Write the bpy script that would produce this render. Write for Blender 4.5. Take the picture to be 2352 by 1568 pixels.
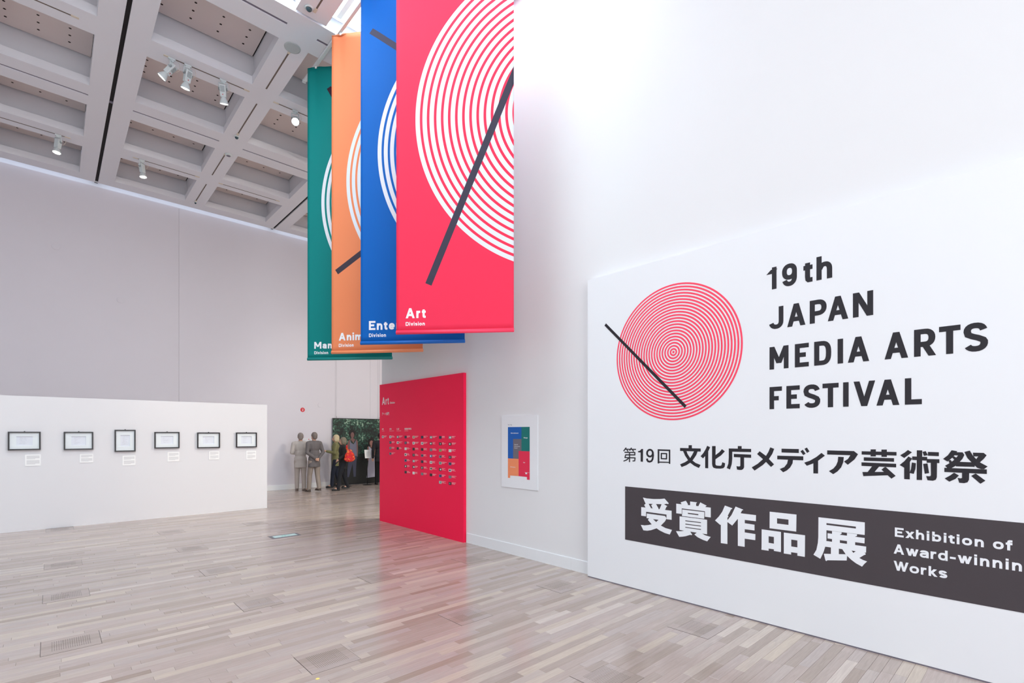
import bpy, math, random
from math import pi, sin, cos, radians
from mathutils import Vector, Matrix

# ---------------------------------------------------------------- camera, world, lights, exposure
for o in list(bpy.data.objects): bpy.data.objects.remove(o)
sc = bpy.context.scene
SA, CA = 0.67969, 0.73350          # view direction in the room's floor plan (x, y)
cam = bpy.data.cameras.new('camera'); cam.sensor_width = 36; cam.lens = 36 * 1145 / 2352
cam.shift_x = 0; cam.shift_y = (995 - 784) / 2352; cam.clip_start = .05
co = bpy.data.objects.new('camera', cam); sc.collection.objects.link(co)
co.location = (0, 0, 1.7); co.rotation_euler = (pi / 2, 0, -math.atan2(SA, CA)); sc.camera = co

w = bpy.data.worlds.new('world'); w.use_nodes = True; sc.world = w
w.node_tree.nodes['Background'].inputs[0].default_value = (.86, .92, 1, 1)
w.node_tree.nodes['Background'].inputs[1].default_value = .3
sc.view_settings.view_transform = 'Standard'; sc.view_settings.look = 'None'
sc.view_settings.gamma = 1; sc.view_settings.use_curve_mapping = False
sc.view_settings.exposure = -0.16

SKY_EMIT = 6.4
SPOT = 230
FLOOR_ROUGH = .19
def area(name, loc, rot, sx_, sy_, e, col):
    l = bpy.data.lights.new(name, 'AREA'); l.shape = 'RECTANGLE'; l.size = sx_; l.size_y = sy_; l.energy = e; l.color = col
    o = bpy.data.objects.new(name, l); sc.collection.objects.link(o); o.location = loc; o.rotation_euler = rot; return o
# three added soft fills out of view, then the lamps of the hall behind the right wall
area('overhead_fill', (-1, -2.0, 7.6), (0, 0, 0), 9, 6, 160, (.88, 1, .98))  # general soft fill added under the plain ceiling slab
area('rear_fill', (2.5, -6.2, 3.6), (radians(90), 0, 0), 12, 5.5, 880, (.93, .985, 1))  # added fill that lifts the upright surfaces; wall_front has no windows
area('left_fill', (-7.6, 5.0, 3.2), (0, radians(-90), 0), 5, 12, 80, (.9, .98, 1))  # added side fill in front of the closed left wall
area('side_hall_lamps', (10.2, 5.0, 7.2), (0, radians(20), 0), 1.6, 1.6, 620, (1, .87, .68))
G={"dai":[[[535,1546],[501,1506],[513,1499],[547,1539]],[[532,1519],[593,1519],[594,1531],[532,1531]],[[542,1520],[560,1497],[572,1503],[554,1527]],[[605,1546],[578,1513],[589,1507],[616,1539]],[[598,1519],[667,1520],[668,1532],[598,1532]],[[614,1522],[631,1498],[643,1505],[626,1529]],[[518,1484],[657,1486],[657,1498],[519,1497]],[[645,1496],[645,1462],[659,1463],[659,1496]],[[530,1456],[659,1460],[659,1472],[530,1469]],[[528,1466],[517,1430],[531,1427],[542,1463]],[[520,1426],[659,1427],[659,1439],[521,1438]],[[648,1437],[643,1398],[657,1397],[662,1436]],[[654,1408],[622,1404],[623,1392],[655,1396]],[[578,1495],[577,1383],[591,1384],[592,1495]],[[575,1437],[539,1409],[549,1400],[584,1428]],[[549,1415],[503,1397],[508,1386],[554,1403]]],"one":[[[735,1532],[755,1533],[753,1395],[725,1396],[725,1494],[692,1495],[692,1507],[716,1513]]],"nine":[[[864,1498],[858,1471],[879,1468],[885,1495]],[[865,1485],[848,1463],[866,1453],[882,1475]],[[861,1474],[836,1460],[846,1444],[871,1458]],[[853,1465],[824,1464],[824,1445],[853,1446]],[[842,1461],[817,1472],[806,1455],[831,1444]],[[829,1462],[812,1484],[794,1473],[812,1451]],[[819,1470],[813,1497],[792,1493],[798,1466]],[[813,1482],[819,1509],[798,1512],[792,1485]],[[812,1495],[829,1518],[812,1528],[794,1505]],[[817,1507],[842,1520],[831,1537],[806,1523]],[[824,1516],[853,1516],[853,1535],[824,1535]],[[836,1520],[861,1508],[871,1525],[846,1537]],[[848,1518],[865,1497],[882,1508],[866,1529]],[[858,1510],[864,1484],[885,1488],[879,1514]],[[863,1502],[866,1459],[887,1461],[885,1503]],[[867,1472],[859,1424],[880,1422],[888,1470]],[[864,1438],[846,1407],[865,1399],[883,1430]],[[860,1419],[828,1406],[836,1389],[868,1401]],[[846,1408],[813,1413],[809,1394],[842,1389]],[[830,1404],[812,1425],[794,1413],[812,1392]],[[819,1412],[813,1434],[791,1428],[798,1407]]],"kai":[[[931,1534],[1076,1533],[1076,1517],[931,1518]],[[931,1534],[950,1535],[950,1386],[931,1385]],[[1059,1533],[1076,1533],[1076,1386],[1059,1387]],[[931,1406],[1076,1407],[1076,1396],[931,1393]],[[969,1484],[1037,1484],[1038,1497],[969,1497]],[[1026,1495],[1025,1433],[1040,1433],[1041,1495]],[[1037,1443],[970,1444],[969,1431],[1036,1430]],[[981,1434],[981,1495],[966,1494],[966,1433]]],"bun":[[[1276,1582],[1311,1583],[1311,1550],[1276,1549]],[[1184,1553],[1403,1552],[1403,1522],[1184,1523]],[[1217,1523],[1254,1522],[1265,1495],[1293,1455],[1318,1431],[1351,1408],[1402,1391],[1384,1360],[1333,1381],[1293,1408],[1270,1432],[1238,1477]],[[1333,1523],[1370,1522],[1358,1489],[1337,1458],[1318,1431],[1293,1408],[1252,1381],[1201,1360],[1184,1387],[1238,1411],[1270,1432],[1293,1455],[1315,1488]]],"ka":[[[1468,1580],[1498,1567],[1483,1534],[1462,1495],[1426,1456],[1401,1476],[1429,1508],[1453,1546]],[[1448,1492],[1479,1530],[1479,1362],[1448,1362]],[[1517,1578],[1552,1579],[1550,1406],[1555,1395],[1569,1392],[1598,1392],[1609,1398],[1616,1427],[1644,1418],[1639,1385],[1627,1371],[1602,1365],[1557,1364],[1532,1370],[1521,1384],[1517,1408]],[[1614,1551],[1641,1531],[1606,1492],[1549,1451],[1549,1491],[1590,1523]]],"cho":[[[1762,1583],[1797,1583],[1797,1554],[1762,1555]],[[1678,1559],[1882,1559],[1882,1530],[1678,1529]],[[1678,1559],[1711,1559],[1711,1465],[1706,1413],[1690,1362],[1659,1374],[1674,1415],[1678,1471]],[[1725,1509],[1882,1507],[1882,1478],[1725,1479]],[[1785,1479],[1819,1479],[1819,1390],[1812,1373],[1797,1363],[1778,1362],[1755,1365],[1749,1396],[1770,1394],[1782,1396],[1785,1404]]],"me":[[[2046,1577],[2079,1564],[2063,1519],[2035,1473],[1984,1418],[1912,1363],[1887,1391],[1940,1427],[1986,1471],[2010,1500],[2031,1537]],[[1956,1540],[2010,1500],[2078,1427],[2052,1403],[2012,1445],[1934,1514]]],"de":[[[2139,1567],[2276,1567],[2276,1533],[2139,1534]],[[2104,1505],[2310,1506],[2310,1472],[2104,1473]],[[2191,1474],[2230,1473],[2227,1444],[2208,1406],[2181,1379],[2152,1362],[2124,1389],[2161,1407],[2183,1438]],[[2288,1548],[2306,1562],[2328,1529],[2310,1516]],[[2319,1570],[2338,1581],[2357,1549],[2339,1535]]],"i":[[[2446,1539],[2471,1517],[2421,1473],[2386,1450],[2337,1427],[2317,1453],[2358,1470],[2407,1503]],[[2386,1459],[2421,1481],[2421,1367],[2386,1366]]],"a":[[[2487,1561],[2673,1560],[2682,1551],[2654,1526],[2487,1527]],[[2673,1560],[2700,1536],[2677,1494],[2631,1449],[2605,1474],[2632,1496],[2649,1527]],[[2565,1511],[2604,1510],[2600,1468],[2586,1427],[2560,1392],[2530,1368],[2499,1391],[2531,1414],[2551,1442],[2562,1473]]],"gei":[[[2782,1576],[2816,1577],[2816,1522],[2782,1521]],[[2851,1576],[2885,1577],[2885,1521],[2851,1521]],[[2724,1560],[2944,1560],[2944,1533],[2724,1534]],[[2738,1513],[2929,1513],[2929,1486],[2738,1486]],[[2723,1473],[2942,1471],[2942,1444],[2723,1445]],[[2793,1447],[2837,1446],[2808,1402],[2762,1397]],[[2729,1397],[2868,1406],[2896,1382],[2735,1365]],[[2878,1444],[2939,1380],[2913,1357],[2851,1422],[2869,1441]]],"jutsu":[[[3012,1577],[3036,1560],[2990,1516],[2966,1536],[2995,1559]],[[3015,1529],[3037,1514],[3024,1489],[2990,1444],[2963,1463],[2992,1494]],[[2990,1454],[3024,1495],[3023,1359],[2990,1359]],[[3064,1576],[3095,1576],[3094,1359],[3063,1358]],[[3037,1530],[3123,1529],[3123,1502],[3037,1504]],[[3035,1485],[3059,1481],[3056,1438],[3046,1401],[3022,1407],[3030,1437]],[[3096,1565],[3115,1571],[3127,1542],[3105,1536]],[[3100,1478],[3125,1482],[3134,1412],[3109,1406]],[[3127,1566],[3188,1565],[3188,1537],[3127,1538]],[[3120,1514],[3191,1515],[3191,1487],[3120,1487]],[[3143,1491],[3178,1491],[3177,1385],[3171,1366],[3155,1358],[3125,1360],[3117,1390],[3134,1389],[3141,1391],[3144,1398]]],"sai":[[[3257,1581],[3287,1575],[3283,1564],[3264,1532],[3235,1500],[3211,1518],[3237,1545]],[[3277,1568],[3315,1568],[3324,1550],[3314,1522],[3294,1492],[3280,1473],[3255,1453],[3235,1452],[3222,1470],[3251,1493],[3272,1515],[3291,1545],[3270,1546]],[[3260,1530],[3270,1539],[3283,1528],[3272,1513]],[[3239,1510],[3253,1512],[3261,1493],[3246,1487]],[[3324,1571],[3352,1581],[3368,1547],[3385,1523],[3403,1502],[3442,1475],[3424,1456],[3410,1456],[3389,1464],[3361,1500],[3340,1528]],[[3368,1567],[3422,1567],[3437,1551],[3422,1525],[3403,1501],[3385,1523],[3395,1542],[3370,1541]],[[3298,1501],[3363,1500],[3377,1484],[3377,1469],[3280,1468],[3280,1479]],[[3218,1455],[3438,1455],[3438,1424],[3218,1425]],[[3312,1425],[3349,1426],[3348,1378],[3340,1360],[3323,1353],[3297,1354],[3289,1388],[3304,1385],[3312,1389]],[[3270,1423],[3296,1405],[3277,1379],[3245,1358],[3220,1379],[3248,1401]],[[3382,1424],[3431,1378],[3406,1355],[3359,1406]]],"ju":[[[754,1011],[799,1006],[885,1007],[956,1014],[1012,1024],[1058,981],[1054,971],[1035,973],[1002,964],[922,958],[823,951],[785,951]],[[769,933],[795,954],[823,952],[851,909],[840,899],[790,900]],[[854,940],[875,955],[912,957],[944,911],[930,900],[875,900]],[[979,965],[1002,966],[1043,948],[1032,939],[1012,897],[949,899]],[[733,906],[1092,907],[1092,814],[1034,813],[1034,861],[793,862],[793,813],[733,813]],[[802,845],[1016,844],[1034,823],[1022,797],[943,795],[875,794],[833,796],[799,795]],[[943,796],[1034,826],[1016,788],[969,738],[919,703],[854,674],[806,661],[760,659],[728,713],[774,714],[820,724],[861,737],[914,768]],[[833,801],[875,795],[914,768],[969,738],[1022,720],[1096,711],[1071,660],[1016,667],[956,685],[919,703],[861,737],[815,778]]],"sho":[[[1191,1003],[1248,1025],[1271,992],[1260,977],[1205,979]],[[1293,1022],[1366,1021],[1356,1007],[1356,979],[1293,979]],[[1399,1024],[1463,999],[1448,982],[1413,979],[1379,984]],[[1143,985],[1505,984],[1505,889],[1446,889],[1446,942],[1203,943],[1203,887],[1143,887]],[[1208,933],[1440,934],[1440,906],[1208,907]],[[1208,896],[1440,895],[1439,868],[1206,867]],[[1208,911],[1269,909],[1269,892],[1208,894]],[[1379,909],[1440,910],[1440,893],[1379,893]],[[1180,861],[1242,861],[1242,722],[1180,723]],[[1406,862],[1468,862],[1468,721],[1406,721]],[[1239,861],[1409,862],[1409,830],[1239,828]],[[1239,819],[1409,822],[1409,796],[1239,795]],[[1239,786],[1409,788],[1409,763],[1239,762]],[[1239,754],[1409,755],[1409,722],[1239,722]],[[1140,705],[1195,712],[1239,725],[1291,726],[1315,695],[1309,689],[1294,690],[1245,669],[1214,660],[1176,652]],[[1366,725],[1407,725],[1448,709],[1504,701],[1469,653],[1425,661],[1372,678],[1338,700]]],"saku":[[[1642,1019],[1711,1001],[1709,992],[1702,992],[1669,926],[1676,917],[1666,907],[1598,829],[1547,866],[1584,908],[1617,958]],[[1603,847],[1666,920],[1666,659],[1603,658]],[[1742,1020],[1811,999],[1810,992],[1802,993],[1788,962],[1762,908],[1711,839],[1666,866],[1666,883],[1704,936]],[[1768,963],[1925,962],[1924,907],[1755,906]],[[1763,916],[1826,919],[1825,659],[1763,658]],[[1823,876],[1912,874],[1912,822],[1823,821]],[[1823,792],[1920,790],[1919,735],[1823,734]]],"hin":[[[2042,1007],[2258,1007],[2195,956],[2103,956]],[[2258,1007],[2256,861],[2195,910],[2195,956]],[[2256,861],[2041,860],[2103,910],[2195,910]],[[2041,860],[2042,1007],[2103,956],[2103,910]],[[1974,841],[2135,841],[2077,788],[2033,788]],[[2135,841],[2135,681],[2077,729],[2077,788]],[[2135,681],[1973,677],[2033,730],[2077,729]],[[1973,677],[1974,841],[2033,788],[2033,730]],[[1973,679],[2033,681],[2033,659],[1972,658]],[[2077,681],[2135,683],[2134,665],[2077,665]],[[2158,839],[2324,840],[2265,787],[2217,787]],[[2324,840],[2323,680],[2265,728],[2265,787]],[[2323,680],[2158,677],[2217,728],[2265,728]],[[2158,677],[2158,839],[2217,787],[2217,728]],[[2158,679],[2216,680],[2216,658],[2157,657]],[[2265,680],[2323,682],[2322,657],[2265,657]]],"ten":[[[2424,1005],[2745,1004],[2745,962],[2424,964]],[[2686,964],[2745,963],[2745,947],[2686,947]],[[2474,949],[2745,947],[2744,905],[2474,905]],[[2424,1005],[2482,1005],[2482,828],[2476,778],[2461,722],[2438,662],[2387,687],[2409,732],[2420,793],[2423,843]],[[2490,882],[2744,882],[2743,839],[2490,839]],[[2522,904],[2589,904],[2589,892],[2577,883],[2577,795],[2522,795]],[[2626,904],[2694,903],[2693,890],[2681,884],[2681,798],[2626,798]],[[2478,817],[2754,816],[2753,768],[2474,769]],[[2514,774],[2570,774],[2570,712],[2514,707]],[[2463,709],[2514,716],[2628,734],[2624,683],[2489,660],[2482,652],[2475,656]],[[2592,771],[2656,770],[2669,752],[2709,719],[2735,707],[2760,701],[2743,680],[2727,654],[2688,672],[2656,694],[2629,719],[2616,734]],[[2688,771],[2741,771],[2751,758],[2747,750],[2741,748],[2709,719],[2669,752]]]}
LINES=[([('1',2.04,2.098),('9',2.143,2.261),('t',2.311,2.38),('h',2.409,2.523)],2.971,3.165),([('J',2.035,2.154),('A',2.184,2.327),('P',2.359,2.483),('A',2.491,2.635),('N',2.666,2.799)],2.618,2.811),([('M',2.04,2.195),('E',2.245,2.352),('D',2.392,2.516),('I',2.562,2.598),('A',2.631,2.774),('A',2.87,3.014),('R',3.048,3.172),('T',3.189,3.304),('S',3.316,3.444)],2.264,2.463),([('F',2.04,2.142),('E',2.178,2.283),('S',2.308,2.437),('T',2.453,2.568),('I',2.6,2.636),('V',2.67,2.812),('A',2.819,2.962),('L',2.994,3.093)],1.914,2.11),([('E',2.934,2.987),('x',2.998,3.049),('h',3.059,3.106),('i',3.121,3.135),('b',3.151,3.201),('i',3.215,3.229),('t',3.24,3.273),('i',3.285,3.298),('o',3.312,3.364),('n',3.377,3.423),('o',3.468,3.52),('f',3.529,3.561)],0.922,0.991),([('A',2.927,2.99),('w',3.0,3.074),('a',3.081,3.132),('r',3.142,3.174),('d',3.184,3.236),('-',3.248,3.279),('w',3.289,3.364),('i',3.375,3.389),('n',3.404,3.45),('n',3.466,3.513),('i',3.529,3.543),('n',3.559,3.605),('g',3.619,3.669)],0.793,0.866),([('W',2.927,3.016),('o',3.022,3.077),('r',3.087,3.119),('k',3.131,3.179),('s',3.186,3.234)],0.668,0.739)]
# ---------------------------------------------------------------- helpers
R = random.Random(7)
COL = bpy.context.scene.collection

def lin(c):
    return tuple(((x / 255) / 12.92 if x / 255 <= 0.04045 else ((x / 255 + 0.055) / 1.055) ** 2.4) for x in c) + (1.0,)

def mat(name, rgb, rough=0.6, metal=0.0, spec=0.5, noise=0.0, nscale=3.0, emit=0.0, emit_rgb=None, coat=0.0):
    m = bpy.data.materials.new(name); m.use_nodes = True
    nt = m.node_tree; b = nt.nodes['Principled BSDF']
    b.inputs['Base Color'].default_value = lin(rgb)
    b.inputs['Roughness'].default_value = rough
    b.inputs['Metallic'].default_value = metal
    b.inputs['Specular IOR Level'].default_value = spec
    b.inputs['Coat Weight'].default_value = coat
    if emit:
        b.inputs['Emission Color'].default_value = lin(emit_rgb or rgb)
        b.inputs['Emission Strength'].default_value = emit
    if noise:
        n = nt.nodes.new('ShaderNodeTexNoise'); n.inputs['Scale'].default_value = nscale; n.inputs['Detail'].default_value = 4
        g = nt.nodes.new('ShaderNodeNewGeometry'); nt.links.new(g.outputs['Position'], n.inputs['Vector'])
        r = nt.nodes.new('ShaderNodeMapRange')
        r.inputs['To Min'].default_value = 1 - noise; r.inputs['To Max'].default_value = 1 + noise
        nt.links.new(n.outputs['Fac'], r.inputs['Value'])
        h = nt.nodes.new('ShaderNodeVectorMath'); h.operation = 'SCALE'
        h.inputs[0].default_value = lin(rgb)[:3]
        nt.links.new(r.outputs['Result'], h.inputs['Scale']); nt.links.new(h.outputs['Vector'], b.inputs['Base Color'])
    return m

class MB:
    """collects shapes for ONE mesh"""
    def __init__(s): s.v = []; s.f = []; s.sm = []
    def add(s, vs, fs, smooth=False):
        o = len(s.v); s.v += [tuple(p) for p in vs]
        s.f += [tuple(i + o for i in f) for f in fs]; s.sm += [smooth] * len(fs); return s
    def box(s, x0, x1, y0, y1, z0, z1):
        return s.add([(x0, y0, z0), (x1, y0, z0), (x1, y1, z0), (x0, y1, z0), (x0, y0, z1), (x1, y0, z1), (x1, y1, z1), (x0, y1, z1)],
                     [(0, 3, 2, 1), (4, 5, 6, 7), (0, 1, 5, 4), (1, 2, 6, 5), (2, 3, 7, 6), (3, 0, 4, 7)])
    def obox(s, c, ax, ay, az, hx, hy, hz, tp=1.0):
        c = Vector(c); ax = Vector(ax).normalized(); ay = Vector(ay).normalized(); az = Vector(az).normalized()
        vs = []
        for z in (-1, 1):
            k = tp if z > 0 else 1
            for x, y in ((-1, -1), (1, -1), (1, 1), (-1, 1)):
                vs.append(c + ax * hx * x * k + ay * hy * y * k + az * hz * z)
        return s.add(vs, [(0, 3, 2, 1), (4, 5, 6, 7), (0, 1, 5, 4), (1, 2, 6, 5), (2, 3, 7, 6), (3, 0, 4, 7)])
    def rings(s, prof, p0, axis, n=16, cap=True, smooth=True, up=None, sx=1.0):
        """profile [(t, r)] swept round axis from p0"""
        a = Vector(axis).normalized(); u = (Vector(up) if up else (Vector((0, 0, 1)) if abs(a.z) < .9 else Vector((1, 0, 0))))
        u = (u - a * u.dot(a)).normalized(); w = a.cross(u); p0 = Vector(p0); vs = []; fs = []
        for t, r in prof:
            for i in range(n):
                q = 2 * pi * i / n
                vs.append(p0 + a * t + u * cos(q) * r + w * sin(q) * r * sx)
        for k in range(len(prof) - 1):
            for i in range(n):
                j = (i + 1) % n; fs.append((k * n + i, k * n + j, (k + 1) * n + j, (k + 1) * n + i))
        s.add(vs, fs, smooth)
        if cap:
            o = len(s.v) - len(vs)
            s.f.append(tuple(o + i for i in reversed(range(n)))); s.sm.append(False)
            s.f.append(tuple(o + (len(prof) - 1) * n + i for i in range(n))); s.sm.append(False)
        return s
    def cyl(s, p0, p1, r0, r1=None, n=12, cap=True):
        p0 = Vector(p0); p1 = Vector(p1); d = p1 - p0
        return s.rings([(0, r0), (d.length, r0 if r1 is None else r1)], p0, d, n, cap)
    def tube(s, pts, r, n=6):
        for a, b in zip(pts, pts[1:]): s.cyl(a, b, r, n=n)
        return s
    def ball(s, c, rx, ry, rz, n=14, m=9, rot=None):
        c = Vector(c); vs = []; fs = []
        for k in range(m + 1):
            th = pi * k / m
            for i in range(n):
                ph = 2 * pi * i / n
                p = Vector((rx * sin(th) * cos(ph), ry * sin(th) * sin(ph), rz * cos(th)))
                if rot: p = rot @ p
                vs.append(c + p)
        for k in range(m):
            for i in range(n):
                j = (i + 1) % n; fs.append((k * n + i, (k + 1) * n + i, (k + 1) * n + j, k * n + j))
        return s.add(vs, fs, True)
    def limb(s, p0, p1, r0, r1, n=12):
        p0 = Vector(p0); p1 = Vector(p1); s.cyl(p0, p1, r0, r1, n)
        s.ball(p0, r0, r0, r0, n, 8); s.ball(p1, r1, r1, r1, n, 8); return s
    def poly(s, pts3):
        from mathutils.geometry import tessellate_polygon
        tr = tessellate_polygon([[Vector(p) for p in pts3]])
        return s.add(pts3, [tuple(t) for t in tr])
    def mesh(s, name):
        me = bpy.data.meshes.new(name); me.from_pydata(s.v, [], s.f)
        me.polygons.foreach_set('use_smooth', s.sm); me.update(); return me
    def build(s, name, m, parent=None, loc=None, bevel=0.0):
        me = s.mesh(name)
        if m: me.materials.append(m)
        o = bpy.data.objects.new(name, me); COL.objects.link(o)
        if loc: o.location = loc
        if parent: o.parent = parent
        if bevel:
            b = o.modifiers.new('bevel', 'BEVEL'); b.width = bevel; b.segments = 2; b.limit_method = 'ANGLE'
        return o

def tag(o, label, cat, group=None):
    o['label'] = label; o['category'] = cat
    if group: o['group'] = group
    return o

def thing(name, label, cat, loc=(0, 0, 0), rz=0.0, group=None):
    o = bpy.data.objects.new(name, None); COL.objects.link(o); o.empty_display_size = .2
    o.location = loc; o.rotation_euler = (0, 0, rz); tag(o, label, cat, group); return o

def struct(o): o['kind'] = 'structure'; return o

# ---------------------------------------------------------------- lettering (stroke built, grotesque)
def sarc(cx, cy, rx, ry, a0, a1, n=12, e=2.3):
    out = []
    for i in range(n + 1):
        a = radians(a0 + (a1 - a0) * i / n); c, s_ = cos(a), sin(a)
        out.append((cx + rx * math.copysign(abs(c) ** (2 / e), c), cy + ry * math.copysign(abs(s_) ** (2 / e), s_)))
    return out
def xh(pts): return [(x, y + 20) for x, y in pts]
BOWL = sarc(.5, .5, .5, .5, 0, 360, 28)
NARCH = [(.06, 20.66)] + xh(sarc(.55, .55, .45, .45, 135, 0, 10)) + [(1, -9)]
SCUR = [(.97, .8)] + sarc(.5, .76, .46, .24, 25, 180, 9) + [(.1, .62), (.35, .535), (.65, .465), (.93, .37)] + sarc(.52, .25, .48, .25, 8, -155, 10)
GL = {
 'A': (.74, [('L', [(0, -9), (.5, 9)]), ('L', [(.5, 9), (1, -9)]), ('L', [(.2, .27), (.8, .27)])]),
 'D': (.66, [('L', [(0, -9), (0, 9)]), ('C', [(0, 1), (.4, 1)] + sarc(.4, .5, .6, .5, 90, -90, 16, 2.8) + [(0, 0)])]),
 'E': (.58, [('L', [(0, -9), (0, 9)]), ('L', [(-9, 1), (9, 1)]), ('L', [(-9, 0), (9, 0)]), ('L', [(-9, .52), (.95, .52)])]),
 'F': (.56, [('L', [(0, -9), (0, 9)]), ('L', [(-9, 1), (9, 1)]), ('L', [(-9, .48), (.9, .48)])]),
 'I': (.18, [('L', [(.5, -9), (.5, 9)])]),
 'J': (.6, [('C', [(1, 9), (1, .35)] + sarc(.5, .3, .5, .3, 0, -165, 10))]),
 'L': (.55, [('L', [(0, -9), (0, 9)]), ('L', [(-9, 0), (9, 0)])]),
 'M': (.85, [('L', [(0, -9), (0, 9)]), ('L', [(1, -9), (1, 9)]), ('L', [(0, 9), (.5, .2)]), ('L', [(.5, .2), (1, 9)])]),
 'N': (.7, [('L', [(0, -9), (0, 9)]), ('L', [(1, -9), (1, 9)]), ('L', [(0, 9), (1, -9)])]),
 'P': (.62, [('L', [(0, -9), (0, 9)]), ('C', [(-9, 1), (.5, 1)] + sarc(.5, .7, .5, .3, 90, -90, 12) + [(-9, .4)])]),
 'R': (.64, [('L', [(0, -9), (0, 9)]), ('C', [(-9, 1), (.5, 1)] + sarc(.5, .71, .46, .29, 90, -90, 12) + [(-9, .42)]), ('L', [(.5, .42), (1, -9)])]),
 'S': (.64, [('C', SCUR)]),
 'T': (.6, [('L', [(-9, 1), (9, 1)]), ('L', [(.5, -9), (.5, 9)])]),
 'V': (.74, [('L', [(0, 9), (.5, -9)]), ('L', [(.5, -9), (1, 9)])]),
 'W': (1.1, [('L', [(0, 9), (.27, -9)]), ('L', [(.27, -9), (.5, 9)]), ('L', [(.5, 9), (.73, -9)]), ('L', [(.73, -9), (1, 9)])]),
 '1': (.3, [('L', [(1, -9), (1, 9)]), ('L', [(-9, .76), (1, 1)])]),
 '2': (.6, [('C', [(.02, .74)] + sarc(.5, .7, .48, .3, 165, -25, 12) + [(.05, 0)]), ('L', [(0, 0), (9, 0)])]),
 '9': (.62, [('C', sarc(.5, .68, .5, .32, 0, 360, 24)), ('C', [(1, .68), (1, .4)] + sarc(.5, .36, .5, .36, 0, -160, 12))]),
 'a': (.5, [('C', [(.06, 20.78)] + xh(sarc(.5, .72, .5, .28, 150, 0, 9)) + [(1, -9)]), ('C', [(1, 20.6), (.5, 20.56)] + xh(sarc(.45, .28, .45, .28, 100, 270, 9)) + [(.75, 20.05), (1, 20.25)])]),
 'b': (.52, [('L', [(0, -9), (0, 9)]), ('C', xh(BOWL))]),
 'c': (.5, [('C', xh(sarc(.5, .5, .5, .5, 40, 320, 20)))]),
 'd': (.52, [('L', [(1, -9), (1, 9)]), ('C', xh(BOWL))]),
 'e': (.52, [('C', [(.04, 20.5), (.98, 20.5)] + xh(sarc(.5, .5, .5, .5, 5, 325, 24)))]),
 'f': (.3, [('C', [(.4, -9), (.4, .82), (.5, .96), (.7, 1.0), (9, 1.0)]), ('L', [(-9, 21), (9, 21)])]),
 'g': (.52, [('C', xh(BOWL)), ('C', [(1, 8), (1, 20.0)] + xh(sarc(.5, -.02, .5, .36, 0, -160, 10)))]),
 'h': (.5, [('L', [(0, -9), (0, 9)]), ('C', NARCH)]),
 'i': (.15, [('L', [(.5, -9), (.5, 8)]), ('L', [(.5, 7), (.5, 9)])]),
 'k': (.52, [('L', [(0, -9), (0, 9)]), ('L', [(.1, 20.3), (.9, 8)]), ('L', [(.35, 20.5), (1, -9)])]),
 'l': (.15, [('L', [(.5, -9), (.5, 9)])]),
 'm': (.8, [('L', [(0, -9), (0, 8)]), ('C', [(0, 20.5)] + xh(sarc(.27, .6, .23, .4, 150, 0, 8)) + [(.5, -9)]), ('C', [(.5, 20.5)] + xh(sarc(.77, .6, .23, .4, 150, 0, 8)) + [(1, -9)])]),
 'n': (.5, [('L', [(0, -9), (0, 8)]), ('C', NARCH)]),
 'o': (.54, [('C', xh(BOWL))]),
 'p': (.52, [('L', [(0, -8), (0, 8)]), ('C', xh(BOWL))]),
 'r': (.32, [('L', [(0, -9), (0, 8)]), ('C', [(0, 20.5), (.25, 20.85), (.6, 21), (9, 21)])]),
 's': (.46, [('C', xh(SCUR))]),
 't': (.32, [('C', [(.4, .93), (.4, .2), (.48, .05), (.7, 0), (9, 0)]), ('L', [(-9, 21), (9, 21)])]),
 'v': (.5, [('L', [(0, 8), (.5, -9)]), ('L', [(.5, -9), (1, 8)])]),
 'w': (.76, [('L', [(0, 8), (.27, -9)]), ('L', [(.27, -9), (.5, 8)]), ('L', [(.5, 8), (.73, -9)]), ('L', [(.73, -9), (1, 8)])]),
 'x': (.52, [('L', [(0, 8), (1, -9)]), ('L', [(0, -9), (1, 8)])]),
 '-': (.3, [('L', [(-9, 20.5), (9, 20.5)])]),
}
def ribbon(pts, w, hcut):
    """offset a polyline into quads; hcut cuts slanted ends level"""
    pts = [p for i, p in enumerate(pts) if i == 0 or math.hypot(p[0] - pts[i - 1][0], p[1] - pts[i - 1][1]) > 1e-5]
    n = len(pts); Lf = []; Rt = []
    closed = n > 3 and abs(pts[0][0] - pts[-1][0]) < 1e-6 and abs(pts[0][1] - pts[-1][1]) < 1e-6
    for i in range(n):
        def d(a, b):
            dx, dy = b[0] - a[0], b[1] - a[1]; l = math.hypot(dx, dy) or 1e-9; return dx / l, dy / l
        if closed and i in (0, n - 1): d0 = d(pts[-2], pts[0]); d1 = d(pts[0], pts[1])
        else:
            d0 = d(pts[i - 1], pts[i]) if i else None; d1 = d(pts[i], pts[i + 1]) if i < n - 1 else None
            d0 = d0 or d1; d1 = d1 or d0
        tx, ty = d0[0] + d1[0], d0[1] + d1[1]; l = math.hypot(tx, ty) or 1e-9; tx /= l; ty /= l
        k = w / 2 / max(.45, tx * d0[0] + ty * d0[1])
        x, y = pts[i]; a = [x - ty * k, y + tx * k]; b = [x + ty * k, y - tx * k]
        if hcut and not closed and i in (0, n - 1) and abs(ty) > .35:
            for q in (a, b):
                sft = (y - q[1]) / ty; q[0] += tx * sft; q[1] = y
        Lf.append(tuple(a)); Rt.append(tuple(b))
    return [[Lf[i], Lf[i + 1], Rt[i + 1], Rt[i]] for i in range(n - 1)]
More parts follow.
